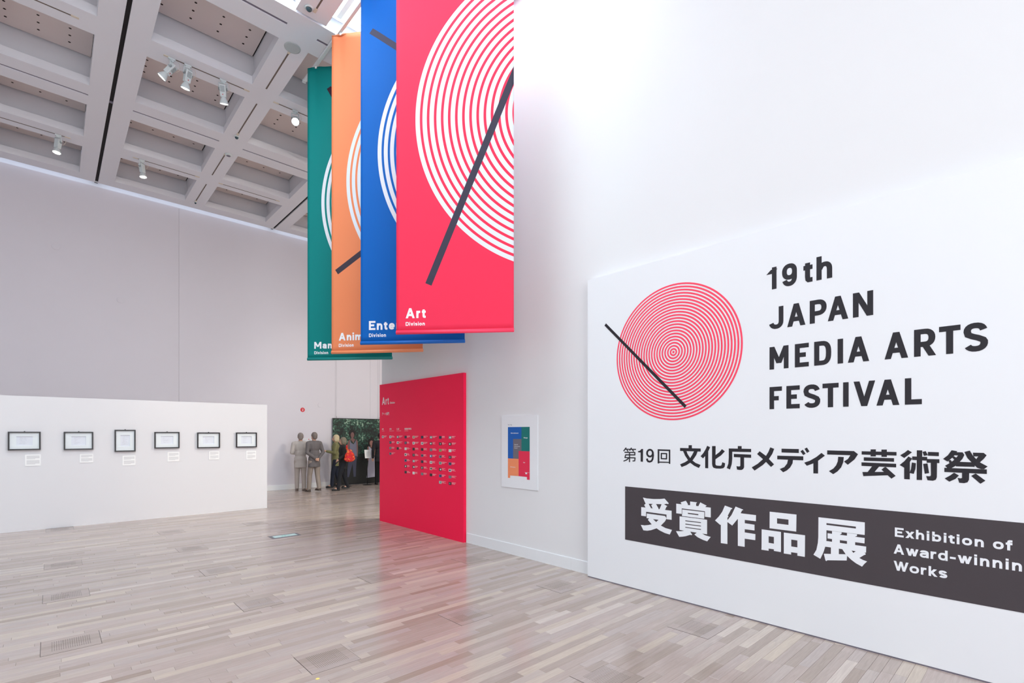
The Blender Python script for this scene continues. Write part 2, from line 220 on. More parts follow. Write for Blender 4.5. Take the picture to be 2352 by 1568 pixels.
def glyph(ch, x0, x1, zb, zt, w, xr=.72):
    H = zt - zb; X = zb + H * xr; polys = []
    for kind, pts in GL[ch][1]:
        diag = kind == 'L' and len(pts) == 2 and pts[0][0] != pts[1][0] and max(abs(pts[0][1]), abs(pts[1][1])) in (8, 9)
        wi = w * (1.06 if diag else 1)
        P = []
        for x, y in pts:
            px = x0 if x == -9 else x1 if x == 9 else x0 + wi / 2 + x * (x1 - x0 - wi)
            if x1 - x0 <= w * 1.25 and abs(x) <= 1: px = (x0 + x1) / 2
            if y == -9: pz = zb
            elif y == 9: pz = zt
            elif y == 8: pz = X
            elif y == 7: pz = zt - w * .95
            elif y == -8: pz = zb - H * .28
            elif y > 10: pz = zb + w / 2 + (y - 20) * (X - zb - w)
            else: pz = zb + w / 2 + y * (H - w)
            P.append((px, pz))
        polys += ribbon(P, w, kind == 'L')
    return polys
def word(txt, x0, x1, zb, zt, w, xr=.72):
    """letters spread between x0 and x1"""
    sp = .13; adv = []; t = 0
    for c in txt:
        if c == ' ': t += .3; continue
        a = GL[c][0]; adv.append((c, t, t + a)); t += a + sp
    t -= sp; k = (x1 - x0) / t; out = []
    for c, a, b in adv: out += glyph(c, x0 + a * k, x0 + b * k, zb, zt, w, xr)
    return out
def flat(polys, fn, name, m, parent, step=2e-5):
    """printed / cut-vinyl lettering: fn maps (s, z, lift) to 3D"""
    b = MB(); k = 0
    for p in polys:
        b.poly([fn(x, z, (k % 12) * step) for x, z in p]); k += 1
    return b.build(name, m, parent)

def font_lines(txt, size, fn, name, m, parent, off=0.0, wide=None):
    c = bpy.data.curves.new('lettering', 'FONT'); c.body = txt; c.size = size; c.offset = off; c.resolution_u = 2
    o = bpy.data.objects.new('lettering', c); COL.objects.link(o)
    dg = bpy.context.evaluated_depsgraph_get(); me = bpy.data.meshes.new_from_object(o.evaluated_get(dg))
    bpy.data.objects.remove(o); bpy.data.curves.remove(c)
    if not len(me.vertices): return None
    xs = [v.co.x for v in me.vertices]; k = 1 if not wide else wide / (max(xs) - min(xs))
    for v in me.vertices: v.co = fn(v.co.x * k, v.co.y, 0)
    me.materials.clear(); me.materials.append(m); me.name = name
    q = bpy.data.objects.new(name, me); COL.objects.link(q); q.parent = parent; return q

# ---------------------------------------------------------------- materials
M_WALL = mat('painted_wall', (232, 231, 234), .75, spec=.25, noise=.012, nscale=1.4)
M_BACK = mat('back_wall_paint', (224, 220, 229), .8, spec=.2, noise=.015, nscale=1.2)
M_SIGNW = mat('sign_wall_board', (238, 239, 244), .45, spec=.4, noise=.008, nscale=1.0)
M_CEIL = mat('ceiling_paint', (236, 236, 243), .7, spec=.25, noise=.01, nscale=3)
M_COFF = mat('coffer_panel_paint', (240, 228, 226), .8, spec=.2)
M_DARKGAP = mat('dark_gap', (22, 14, 18), .8)
M_GROOVE = mat('grey_groove', (128, 122, 138), .7)
M_HOLE = mat('hole_dark', (56, 46, 42), .9)
M_TRACK = mat('track_recess', (112, 98, 90), .6)
M_CREAM = mat('cream_plastic', (226, 214, 198), .5)
M_BASE = mat('baseboard_paint', (235, 236, 240), .5, noise=.01)
M_RED = mat('red_panel_paint', (255, 30, 80), .55, spec=.2, noise=.02, nscale=2)
M_WHITE = mat('white_print', (240, 242, 248), .6)
M_INK = mat('black_vinyl', (36, 33, 40), .4, spec=.4)
M_BAND = mat('charcoal_band', (70, 63, 68), .42, spec=.4, noise=.04, nscale=4)
M_PINK = mat('pink_red_print', (255, 68, 100), .5)
M_FRAME = mat('black_frame', (26, 22, 28), .35)
M_MATB = mat('mat_board', (232, 238, 242), .7)
M_PAPER = mat('sheet_paper', (226, 230, 240), .8)
M_GREYINK = mat('faint_grey_ink', (196, 199, 210), .8)
M_CAPINK = mat('caption_grey_ink', (204, 204, 208), .8)
M_CAPT = mat('caption_board', (250, 250, 251), .7)
M_LAMP = mat('lamp_white_metal', (214, 222, 224), .4, spec=.5)
M_LAMPD = mat('lamp_grey_vent', (150, 158, 162), .5)
M_REDDOT = mat('red_dot', (220, 30, 60), .5)
M_GLOW = mat('lamp_lens_glow', (255, 250, 244), .3, emit=14, emit_rgb=(255, 248, 240))
M_ROD = mat('white_rail', (232, 236, 238), .4)
M_SKYPANE = mat('skylight_glass', (250, 252, 255), .4, emit=SKY_EMIT, emit_rgb=(232, 248, 252))
M_COVE = mat('cove_light', (240, 248, 255), .4, emit=.9, emit_rgb=(225, 240, 255))
M_STEEL = mat('dark_steel', (24, 24, 28), .4, metal=.3)

# ---------------------------------------------------------------- floor
def floor_mat(name, dark=1.0):
    m = bpy.data.materials.new(name); m.use_nodes = True; nt = m.node_tree; N = nt.nodes; Lk = nt.links
    b = N['Principled BSDF']
    at = N.new('ShaderNodeAttribute'); at.attribute_name = 'tone'
    sep = N.new('ShaderNodeSeparateColor'); Lk.new(at.outputs['Color'], sep.inputs[0])
    rp = N.new('ShaderNodeValToRGB'); e = rp.color_ramp.elements; rp.color_ramp.interpolation = 'LINEAR'
    e[0].position = 0; e[0].color = lin((156, 138, 127)); e[1].position = 1; e[1].color = lin((200, 186, 180))
    for p, c in ((.10, (164, 148, 139)), (.30, (173, 157, 150)), (.5, (179, 162, 156)), (.7, (177, 163, 159)), (.84, (186, 171, 162)), (.95, (193, 177, 163))):
        x = e.new(p); x.color = lin(c)
    Lk.new(sep.outputs[0], rp.inputs[0])
    g = N.new('ShaderNodeNewGeometry'); mp = N.new('ShaderNodeMapping'); mp.inputs['Scale'].default_value = (2.2, 38, 1)
    Lk.new(g.outputs['Position'], mp.inputs['Vector'])
    ad = N.new('ShaderNodeVectorMath'); ad.operation = 'ADD'; Lk.new(mp.outputs[0], ad.inputs[0])
    cm = N.new('ShaderNodeVectorMath'); cm.operation = 'SCALE'; cm.inputs['Scale'].default_value = 37; Lk.new(at.outputs['Color'], cm.inputs[0]); Lk.new(cm.outputs[0], ad.inputs[1])
    n1 = N.new('ShaderNodeTexNoise'); n1.inputs['Scale'].default_value = 1.6; n1.inputs['Detail'].default_value = 6; n1.inputs['Distortion'].default_value = 1.2
    Lk.new(ad.outputs[0], n1.inputs['Vector'])
    mr = N.new('ShaderNodeMapRange'); mr.inputs['From Min'].default_value = .3; mr.inputs['From Max'].default_value = .7
    mr.inputs['To Min'].default_value = .90 * dark; mr.inputs['To Max'].default_value = 1.07 * dark; Lk.new(n1.outputs['Fac'], mr.inputs['Value'])
    sc = N.new('ShaderNodeVectorMath'); sc.operation = 'SCALE'; Lk.new(rp.outputs[0], sc.inputs[0]); Lk.new(mr.outputs[0], sc.inputs['Scale'])
    Lk.new(sc.outputs[0], b.inputs['Base Color'])
    n2 = N.new('ShaderNodeTexNoise'); n2.inputs['Scale'].default_value = 3; Lk.new(g.outputs['Position'], n2.inputs['Vector'])
    r2 = N.new('ShaderNodeMapRange'); r2.inputs['To Min'].default_value = FLOOR_ROUGH - .05; r2.inputs['To Max'].default_value = FLOOR_ROUGH + .05
    Lk.new(n2.outputs['Fac'], r2.inputs['Value']); Lk.new(r2.outputs[0], b.inputs['Roughness'])
    b.inputs['Specular IOR Level'].default_value = .85
    return m
M_OAK = floor_mat('whitewashed_oak'); M_VENT = floor_mat('vent_oak', .95)
M_SUB = mat('subfloor', (120, 100, 90), .9)

fl = struct(MB().box(-8, 14, -6.5, 15.9, -.15, -.012).build('floor', M_SUB))
PW = .0733; planks = []
vents = [('A', 0, 5.39), ('A', 0, 7.03), ('A', 0, 8.68), ('A', 0, 11.92), ('B', 1, 3.745), ('B', 1, 5.38), ('B', 1, 7.03), ('B', 1, 8.65), ('B', 1, 10.3),
         ('C', 2, 2.10), ('C', 2, 3.73), ('C', 2, 5.37), ('C', 2, 10.25), ('D', 3, 2.08), ('D', 3, 3.73), ('D', 3, 5.33), ('D', 3, 7.01)]
VX = [.1265, 1.537, 2.85, 4.165]
def rows(xa, xb, ya, yb, seed):
    r = random.Random(seed); n = int(round((yb - ya) / PW)); out = []
    for i in range(n):
        y = ya + i * PW; x = xa - r.uniform(0, .6)
        while x < xb:
            l = r.choice((.42, .6, .75, .9, .9, 1.1)) * r.uniform(.85, 1.15)
            a, b = max(x, xa), min(x + l, xb)
            if b - a > .02: out.append((a, b, y, min(y + PW, yb), r.random(), r.random()))
            x += l
    return out
planks = rows(-3.2, 4.80, .6, 15.78, 3) + rows(4.80, 10.5, .6 + PW * 112, 15.78, 5)
def in_view(x, y):
    d = x * SA + y * CA; s_ = x * CA - y * SA
    if d < 1.5: return 0
    u = 1176 + 1145 * s_ / d; v = 995 + 1145 * 1.7 / d
    if not (-40 < u < 2400 and v < 1600): return 0
    if y > 12.15 and x < 3.6: return 0
    if x > 4.7 and (y < 9 or u > 873): return 0
    return 1 / (d * d)
scored = sorted(range(len(planks)), key=lambda i: -in_view((planks[i][0] + planks[i][1]) / 2, (planks[i][2] + planks[i][3]) / 2) * (planks[i][1] - planks[i][0]))
near = set(scored[:298])
def plank_geo(mb, a, b, y0, y1, g=.0004, bev=.0012):
    mb.add([(a + g, y0 + g, -.012), (b - g, y0 + g, -.012), (b - g, y1 - g, -.012), (a + g, y1 - g, -.012),
            (a + g, y0 + g, -bev), (b - g, y0 + g, -bev), (b - g, y1 - g, -bev), (a + g, y1 - g, -bev),
            (a + g + bev, y0 + g + bev * .7, 0), (b - g - bev, y0 + g + bev * .7, 0), (b - g - bev, y1 - g - bev * .7, 0), (a + g + bev, y1 - g - bev * .7, 0)],
           [(0, 1, 5, 4), (1, 2, 6, 5), (2, 3, 7, 6), (3, 0, 4, 7), (4, 5, 9, 8), (5, 6, 10, 9), (6, 7, 11, 10), (7, 4, 8, 11), (8, 9, 10, 11)])
def set_tone(me, tones, per=9):
    ca = me.color_attributes.new('tone', 'FLOAT_COLOR', 'CORNER'); buf = []
    for k, p in enumerate(me.polygons):
        t = tones[k // per]; buf += [t[0], t[1], 0, 1] * p.loop_total
    ca.data.foreach_set('color', buf)
far = MB(); ft = []
for i, p in enumerate(planks):
    if i in near:
        b = MB(); plank_geo(b, *p[:4]); o = b.build('plank', M_OAK, fl); set_tone(o.data, [p[4:]])
    else:
        plank_geo(far, *p[:4]); ft.append(p[4:])
o = far.build('plank_field', M_OAK, fl); set_tone(o.data, ft); o['kind'] = 'stuff'
outer = MB().box(-8, -3.2, -6.5, 15.78, -.012, 0).box(-3.2, 14, -6.5, .6, -.012, 0).box(4.8, 14, .6, .6 + PW * 112, -.012, 0).box(10.5, 14, .6 + PW * 112, 15.78, -.012, 0)
o = outer.build('outer_flooring', M_OAK, fl); set_tone(o.data, [(.5, .5)] * 40, 6)

ORD = ['nearest the camera', 'second from the camera', 'third from the camera', 'fourth from the camera', 'farthest from the camera']
ROW = {'A': 'in the leftmost vent column', 'B': 'in the second vent column from left', 'C': 'in the third vent column from left', 'D': 'in the vent column beside the right wall'}
cnt = {}
for k, c, y in vents:
    i = cnt.get(k, 0); cnt[k] = i + 1
    mx = sum(1 for q in vents if q[0] == k)
    lab = 'perforated floor vent %s, %s' % (ORD[i] if i < mx - 1 else ORD[-1], ROW[k])
    if (k, round(y, 2)) == ('A', 11.92): lab = 'perforated oak floor vent tucked against the foot of the low white partition'
    hw = .181; yc = round((y - .6) / PW - .5) * PW + .6 + PW * .5
    t = thing('floor_vent', lab, 'vent', (VX[c], yc, 0), 0, 'perforated vents let into the floor')
    y1 = 12.148 - yc if (k, round(y, 2)) == ('A', 11.92) else 2.5 * PW
    MB().box(-hw - .0025, hw + .0025, -2.5 * PW - .001, y1 + .001, -.001, .0006).build('border', M_HOLE, t)
    for q in range(5):
        a = -2.5 * PW + q * PW
        if a > y1 - .01: continue
        s = MB(); e = min(a + PW, y1); cut = R.choice((None, None, R.uniform(-.1, .1)))
        segs = [(-hw, hw)] if cut is None else [(-hw, cut), (cut, hw)]
        for s0, s1 in segs: s.box(s0 + .0005, s1 - .0005, a + .0003, e - .0003, 0, .0018)
        o = s.build('plank', M_VENT, t); set_tone(o.data, [(R.uniform(.1, .7), R.random()) for _ in segs], 6)
    s = MB()
    for a in range(18):
        for b_ in range(18):
            x = -.115 + a * .01353; yy = -.115 + b_ * .01353
            if yy > y1 - .02: continue
            s.add([(x + .0030 * cos(j * pi / 3), yy + .0030 * sin(j * pi / 3), .0021) for j in range(6)], [(0, 1, 2, 3, 4, 5)])
    s.build('perforation', M_HOLE, t)['kind'] = 'stuff'

# ---------------------------------------------------------------- room shell
WB = 15.78; WX = 4.77
back = bpy.data.objects.new('wall_back', None); COL.objects.link(back); struct(back)
seams = [-8, 2.52, 6.80, 8.02, 8.30, 14]
for a, b in zip(seams, seams[1:]):
    MB().box(a + .002, b - .002, WB, WB + .08, 0, 7.705).build('panel', M_BACK, back)
MB().box(-8, 14, WB + .08, WB + .16, 0, 7.72).build('backing', M_GROOVE, back)
MB().box(-8, 14, WB + .16, WB + .3, 0, 9.3).build('backing', M_BACK, back)
wr = struct(MB().box(WX, WX + .28, -6.5, 8.90, 0, 9.3).build('wall_right', M_WALL))
struct(MB().box(-8.2, -8, -6.5, 16, 0, 9.3).build('wall_left', M_WALL))
struct(MB().box(-8.2, 14.2, -6.7, -6.5, 0, 9.3).build('wall_front', M_WALL))
struct(MB().box(14, 14.2, -6.5, 16, 0, 9.3).build('wall_east', M_WALL))
bb = MB()
for z0, z1, t in ((0, .145, .012), (.145, .15, .009)): bb.box(-8, 14, WB - t, WB, z0, z1)
struct(bb.build('baseboard_back', M_BASE))
bb = MB()
for a, b in ((3.73, 4.05), (4.052, 6.18)):
    bb.box(WX - .014, WX, a, b, 0, .145).box(WX - .01, WX, a, b, .145, .15)
struct(bb.build('baseboard_right', M_BASE))
# round blind plugs in the back wall
for (x, z, nm) in ((6.30, 2.60, 'above the shoulder of the blonde visitor'), (1.29, 5.03, 'high on the back wall, just beside the vertical seam'), (.10, 6.06, 'near the top of the back wall below the dark ceiling gap')):
    tag(MB().rings([(0, .075), (.006, .072)], (x, WB, z), (0, -1, 0), 24).build('wall_plug', M_BACK), 'round flush cover plate ' + nm, 'wall plate')

# ---------------------------------------------------------------- ceiling
Z0, Z1, ZP = 7.75, 7.89, 8.30
ceil = struct(MB().box(-8.2, 14.2, 7.36, 16, 8.40, 8.6).box(-8.2, 14.2, -6.7, 3.3, 7.9, 8.6).build('ceiling', M_CEIL))
YD = [(-3.53, -3.24), (-3.18, -2.89), (.50, .79), (.85, 1.14), (4.53, 4.82), (4.88, 5.17), (8.56, 8.85), (8.91, 9.2)]
YS = [(-1.46, -1.02), (2.57, 3.01), (6.6, 7.04), (10.63, 11.07)]
ybeams = sorted(YD + YS)
XB = [(7.36, 7.64), (7.69, 8.02), (9.40, 9.86), (11.355, 11.675), (11.725, 12.05), (13.38, 13.87), (15.28, 15.62)]
def web(mb, a0, a1, b0, b1, axis, sl, sr):
    """flange + tapered web; axis 'y' runs along Y"""
    if axis == 'y':
        mb.box(a0, a1, b0, b1, Z0, Z1)
        l0, l1, r0, r1 = a0 + sl * .6, a0 + sl, a1 - sr * .6, a1 - sr
        l0, l1 = a0 + sl, a0 + sl * .4; r0, r1 = a1 - sr, a1 - sr * .4
        mb.add([(l0, b0, Z1), (r0, b0, Z1), (r0, b1, Z1), (l0, b1, Z1), (l1, b0, 8.42), (r1, b0, 8.42), (r1, b1, 8.42), (l1, b1, 8.42)],
               [(0, 3, 2, 1), (4, 5, 6, 7), (0, 1, 5, 4), (1, 2, 6, 5), (2, 3, 7, 6), (3, 0, 4, 7)])
    else:
        mb.box(b0, b1, a0, a1, Z0, Z1)
        l0, l1 = a0 + sl * 1.25, a0 + sl; r0, r1 = a1 - sr * 1.25, a1 - sr
        mb.add([(b0 - .15, l0, Z1), (b1 + .15, l0, Z1), (b1 + .15, r0, Z1), (b0 - .15, r0, Z1), (b0 - .15, l1, 8.42), (b1 + .15, l1, 8.42), (b1 + .15, r1, 8.42), (b0 - .15, r1, 8.42)],
               [(0, 3, 2, 1), (4, 5, 6, 7), (0, 1, 5, 4), (1, 2, 6, 5), (2, 3, 7, 6), (3, 0, 4, 7)])
for a, b in ybeams:
    dbl = b - a < .4; lo = 3.3 if True else 0
    sl = .10 if (not dbl or ybeams.index((a, b)) % 3 == 0) else 0
    m = MB()
    left_half = dbl and any(abs(q[0] - b - .06) < .01 for q in ybeams); right_half = dbl and not left_half
    web(m, a, b, 7.36, 15.62, 'y', 0 if right_half else .1, 0 if left_half else .1)
    m.build('beam', M_CEIL, ceil)
    m = MB(); m.box(a, b, 3.3, 7.318, Z0, 8.1); m.build('beam', M_CEIL, ceil)
for a, b in YD[::2]:
    MB().box(b, b + .06, 3.3, 15.76, Z0 + .03, Z0 + .2).build('dark_gap', M_DARKGAP, ceil)
for i in range(len(ybeams) - 1):
    xa, xb = ybeams[i][1], ybeams[i + 1][0]
    if xb - xa < .1: continue
    for j, (a, b) in enumerate(XB):
        m = MB(); dbl = j in (0, 1, 3, 4)
        web(m, a, b, xa, xb, 'x', 0 if j in (1, 4) else .12, 0 if j in (0, 3, 6) else .12)
        m.build('beam', M_CEIL, ceil)
    for j in (1, 2, 4, 5):
        a, b = XB[j][1], XB[j + 1][0]
        # recessed panel with a dark reveal, and its drilled holes
        x0, x1, y0, y1 = xa - .035, xb + .035, a - .10, b + .10
        MB().box(x0 - .02, x1 + .02, y0 - .03, y1 + .03, ZP + .025, ZP + .05).build('reveal', M_DARKGAP, ceil)
        MB().box(x0 + .008, x1 - .008, y0 + .008, y1 - .008, ZP, ZP + .045).build('coffer_panel', M_COFF, ceil)
        h = MB(); xs = [xa + .12 + q * .38 for q in range(9) if xa + .12 + q * .38 < xb - .02]
        for x in xs:
            for y in (b - .08, b - .275, b - .47, a + .14, a + .335, a + .53):
                h.add([(x + .019 * cos(q * pi / 5), y - .03 + .019 * sin(q * pi / 5), ZP - .001) for q in range(10)], [tuple(range(9, -1, -1))])
        h.build('drilled_holes', M_HOLE, ceil)['kind'] = 'stuff'
for a in (7.64, 11.675):
    MB().box(-8, 14, a, a + .05, Z0 + .012, Z0 + .3).build('groove', M_GROOVE, ceil)
# recessed lighting tracks
def track(x0, x1, y0, y1, caps=''):
    ax = x1 - x0 > y1 - y0; w = .011
    m = MB()
    if ax: m.box(x0, x1, y0 - w, y0 + w, Z0 - .003, Z0 + .004)
    else: m.box(x0 - w, x0 + w, y0, y1, Z0 - .003, Z0 + .004)
    o = m.build('track_slot', M_TRACK, ceil)
    w = .02; q = .09
    for c in caps:
        m = MB()
        if c == 'w': m.box(x0 - q, x0, y0 - w, y0 + w, Z0 - .006, Z0 + .004)
        if c == 'e': m.box(x1, x1 + q, y0 - w, y0 + w, Z0 - .006, Z0 + .004)
        if c == 's': m.box(x0 - w, x0 + w, y0 - q, y0, Z0 - .006, Z0 + .004)
        if c == 'n': m.box(x0 - w, x0 + w, y1, y1 + q, Z0 - .006, Z0 + .004)
        m.build('track_cap', M_CREAM, o)
for yy in (9.63, 13.66):
    track(-1.0, .22, yy, yy, 'e'); track(1.42, 2.5, yy, yy, 'we'); track(3.08, 4.3, yy, yy, 'we')
for ya, yb, c in ((8.25, 9.36, 's'), (9.9, 11.12, 'n'), (12.2, 13.34, 's'), (13.92, 15.08, 'n')): track(2.785, 2.785, ya, yb, c)
for ya, yb, c in ((4.0, 7.1, 'n'),): track(2.785, 2.785, ya, yb, c)
# cove light above the back wall
cove = MB(); xs = [-8, .79, .86, 2.3, 2.32, 4.3, 4.32, 4.8, 4.9, 14]
for a, b, wh in ((-7.9, -3.3, 'far left, outside the view'), (-3.1, .78, 'left of the dark ceiling gap'), (.87, 1.79, 'just right of the dark ceiling gap'), (1.82, 3.2, 'over the wall seam'), (3.23, 4.80, 'ending near the green banner'), (4.9, 7.9, 'hidden behind the banners'), (7.93, 13.9, 'over the side hall')):
    tag(MB().box(a, b, WB - .12, WB + .14, 7.85, 7.87).build('cove_light', M_COVE), 'glowing strip light above the back wall, ' + wh, 'strip light', 'strip lights over the back wall')
struct(MB().box(-8, 14, 15.62, 15.64, Z0, 7.86).box(-8, 14, WB + .05, WB + .16, 7.70, 7.85).build('trim_1', M_CEIL))
# skylight bay
sky = bpy.data.objects.new('window_1', None); COL.objects.link(sky); struct(sky)
gx = sorted(ybeams)
for i in range(len(gx) - 1):
    xa, xb = gx[i][1], gx[i + 1][0]
    if xb - xa < .1: continue
    n = 3
    for q in range(n):
        a = 3.345 + q * 1.335
        MB().box(xa + .005, xb - .005, a, a + 1.31, 7.95, 7.97).build('pane', M_SKYPANE, sky)
    MB().box(xa - .02, xa + .02, 3.3, 7.36, 7.9, 8.2).box(xb - .02, xb + .02, 3.3, 7.36, 7.9, 8.2).build('mullion', M_CEIL, sky)
MB().box(-8, 14, 3.2, 3.32, Z0, 8.8).box(-8, 14, 7.345, 7.36, 8.0, 8.8).build('curb', M_CEIL, sky)
MB().box(-8.2, 14.2, 3.2, 7.5, 8.75, 8.85).build('cover', M_CEIL, sky)
tag(MB().box(3.1, 3.17, 5.0, 7.16, 7.84, 7.88).build('light_fixture', M_ROD, bevel=.004), 'slim pale grey bar fixture seen against the bright skylight', 'light fixture')

# small ceiling devices
t = thing('ceiling_speaker', 'pale grey round ceiling speaker on the beam beside the long groove, near the skylight', 'speaker', (2.79, 8.08, Z0))
MB().rings([(0, .12), (.008, .118), (.01, .10)], (0, 0, 0), (0, 0, -1), 32).build('grille', mat('speaker_grey', (186, 192, 194), .6), t)
def dome(x, y, lab, r=.05):
    t = thing('dome_camera', lab, 'camera', (x, y, Z0), 0, 'dome cameras on the ceiling')
    MB().rings([(0, r), (.012, r), (.02, r * .85)], (0, 0, 0), (0, 0, -1), 24).build('base', M_LAMP, t)
    MB().rings([(0.018, r * .7), (.035, r * .6), (.05, r * .35), (.055, r * .05)], (0, 0, 0), (0, 0, -1), 20).build('dome', mat('dome_smoke', (52, 78, 88), .12), t)
dome(2.70, 7.16, 'white dome camera with dark lens beside the skylight', .06)
dome(2.79, 11.27, 'small dome camera at the end of a short track, mid ceiling')
dome(2.79, 15.19, 'tiny dome camera close to the back wall at ceiling level', .035)
t = thing('smoke_detector', 'round white smoke detector by the narrow groove, mid ceiling', 'smoke detector', (2.84, 12.12, Z0))
MB().rings([(0, .07), (.01, .07), (.03, .045)], (0, 0, 0), (0, 0, -1), 24).build('base', M_LAMP, t)
MB().rings([(.028, .04), (.034, .04)], (0, 0, 0), (0, 0, -1), 20).build('sensor_ring', M_GROOVE, t)

# ---------------------------------------------------------------- spotlights
def spot(x, y, aim, lab, facing=0.0, power=60):
    t = thing('track_spotlight', lab, 'spotlight', (x, y, Z0), 0, 'track spotlights on the ceiling')
    d = Vector(aim).normalized(); up = Vector((0, 0, 1)); side = d.cross(up)
    side = side.normalized() if side.length > .05 else Vector((1, 0, 0)); f = side.cross(d)
    MB().box(-.05, .05, -.018, .018, -.03, -.003).box(-.03, .03, -.014, .014, -.055, -.03).build('adapter', M_LAMP, t, bevel=.003)
    piv = Vector((0, 0, -.16))
    m = MB()
    for q in (-1, 1): m.cyl(side * .062 * q + Vector((0, 0, -.06)), piv + side * .062 * q, .009, n=8)
    m.cyl(side * -.066 + Vector((0, 0, -.06)), side * .066 + Vector((0, 0, -.06)), .010, n=8); m.cyl((0, 0, -.05), (0, 0, -.07), .02, n=12)
    m.build('yoke', M_LAMP, t)
    MB().obox(piv + d * .03, side, f, d, .05, .042, .095, .9).build('housing', M_LAMP, t, bevel=.01)
    hs = t.children[-1]
    m = MB()
    for q in range(5): m.obox(piv + d * (-.03 + q * .018) + f * -.043, side, d, f, .032, .004, .003)
    m.build('louvre', M_LAMPD, hs)
    MB().obox(piv + d * .088 + f * -.041, side, d, f, .006, .006, .003).build('indicator', M_REDDOT, hs)
    for q in (-1, 1): MB().rings([(0, .022), (.012, .022)], piv + side * .056 * q, side * q, 14).build('pivot_knob', M_LAMPD, t)
    c = piv + d * .12
    MB().rings([(0, .035), (.02, .036), (.03, .045), (.085, .066), (.105, .07), (.108, .066), (.098, .060)], c, d, 28, cap=False).build('reflector', M_LAMP, t)
    MB().rings([(.096, .0615), (.1, .060)], c, d, 24).build('lens', M_GLOW, t)
    MB().tube([(.07, 0, -.01), (.10, 0, -.04), (.115, 0, -.10), (.10, 0, -.16), (.06, 0, -.20)], .0025, 5).build('safety_cable', M_CREAM, t)
    l = bpy.data.lights.new('spot', 'SPOT'); l.energy = power; l.spot_size = radians(64); l.spot_blend = .8; l.shadow_soft_size = .035; l.color = (1, .98, .9)
    lo = bpy.data.objects.new('spot_beam', l); COL.objects.link(lo); lo.parent = t; lo.location = c + d * .115
    lo.rotation_euler = d.to_track_quat('-Z', 'Y').to_euler()
    return t
spot(1.44, 9.63, (-.55, .30, -.75), 'tilted white spotlight with its lamp turned aside, first of a pair by the dark gap', power=SPOT)
spot(1.66, 9.62, (-.12, .30, -1), 'white spotlight pointing down beside its tilted twin, both in one coffer', power=SPOT)
spot(2.17, 9.62, (.15, .30, -1), 'white spotlight alone at the far end of the track from the pair', power=SPOT)
spot(3.37, 9.62, (-.35, -1.1, -1), 'spotlight turned to the viewer with a round glaring lamp, beside the green banner', power=SPOT * .8)
spot(.12, 13.66, (-.1, -.1, -1), 'lit spotlight left of the dark ceiling gap, close to the back wall', power=SPOT)
spot(1.49, 13.66, (.1, -.1, -1), 'lit spotlight just past the dark ceiling gap, near the back wall', power=SPOT)

spot(6.82, 10.9, (-.06, .62, -.78), 'warm spotlight behind the banners, aimed at the forest print and back wall', power=SPOT * .8)

# ---------------------------------------------------------------- rail and banners
for xr, lab in ((3.19, 'slim white rail carrying the four banners, its free end beside the green banner'), (3.86, 'second slim white hanging rail behind the four banners')):
    t = thing('banner_rail', lab, 'rail', (xr, 3.4, 7.722), 0, 'rails that carry the banners')
    MB().box(-.022, .022, 0, 5.25, -.02, .02).box(-.008, .008, 0, 5.25, .02, .045).build('bar', M_ROD, t, bevel=.003)
    MB().box(-.027, .027, 5.25, 5.29, -.025, .025).build('end_cap', M_ROD, t, bevel=.004)
    m = MB()
    for yy in (.5, 2.3, 4.0): m.cyl((0, yy, .04), (0, yy, .2 if yy < 3.9 else .03), .006)
    m.build('hanger', M_ROD, t)

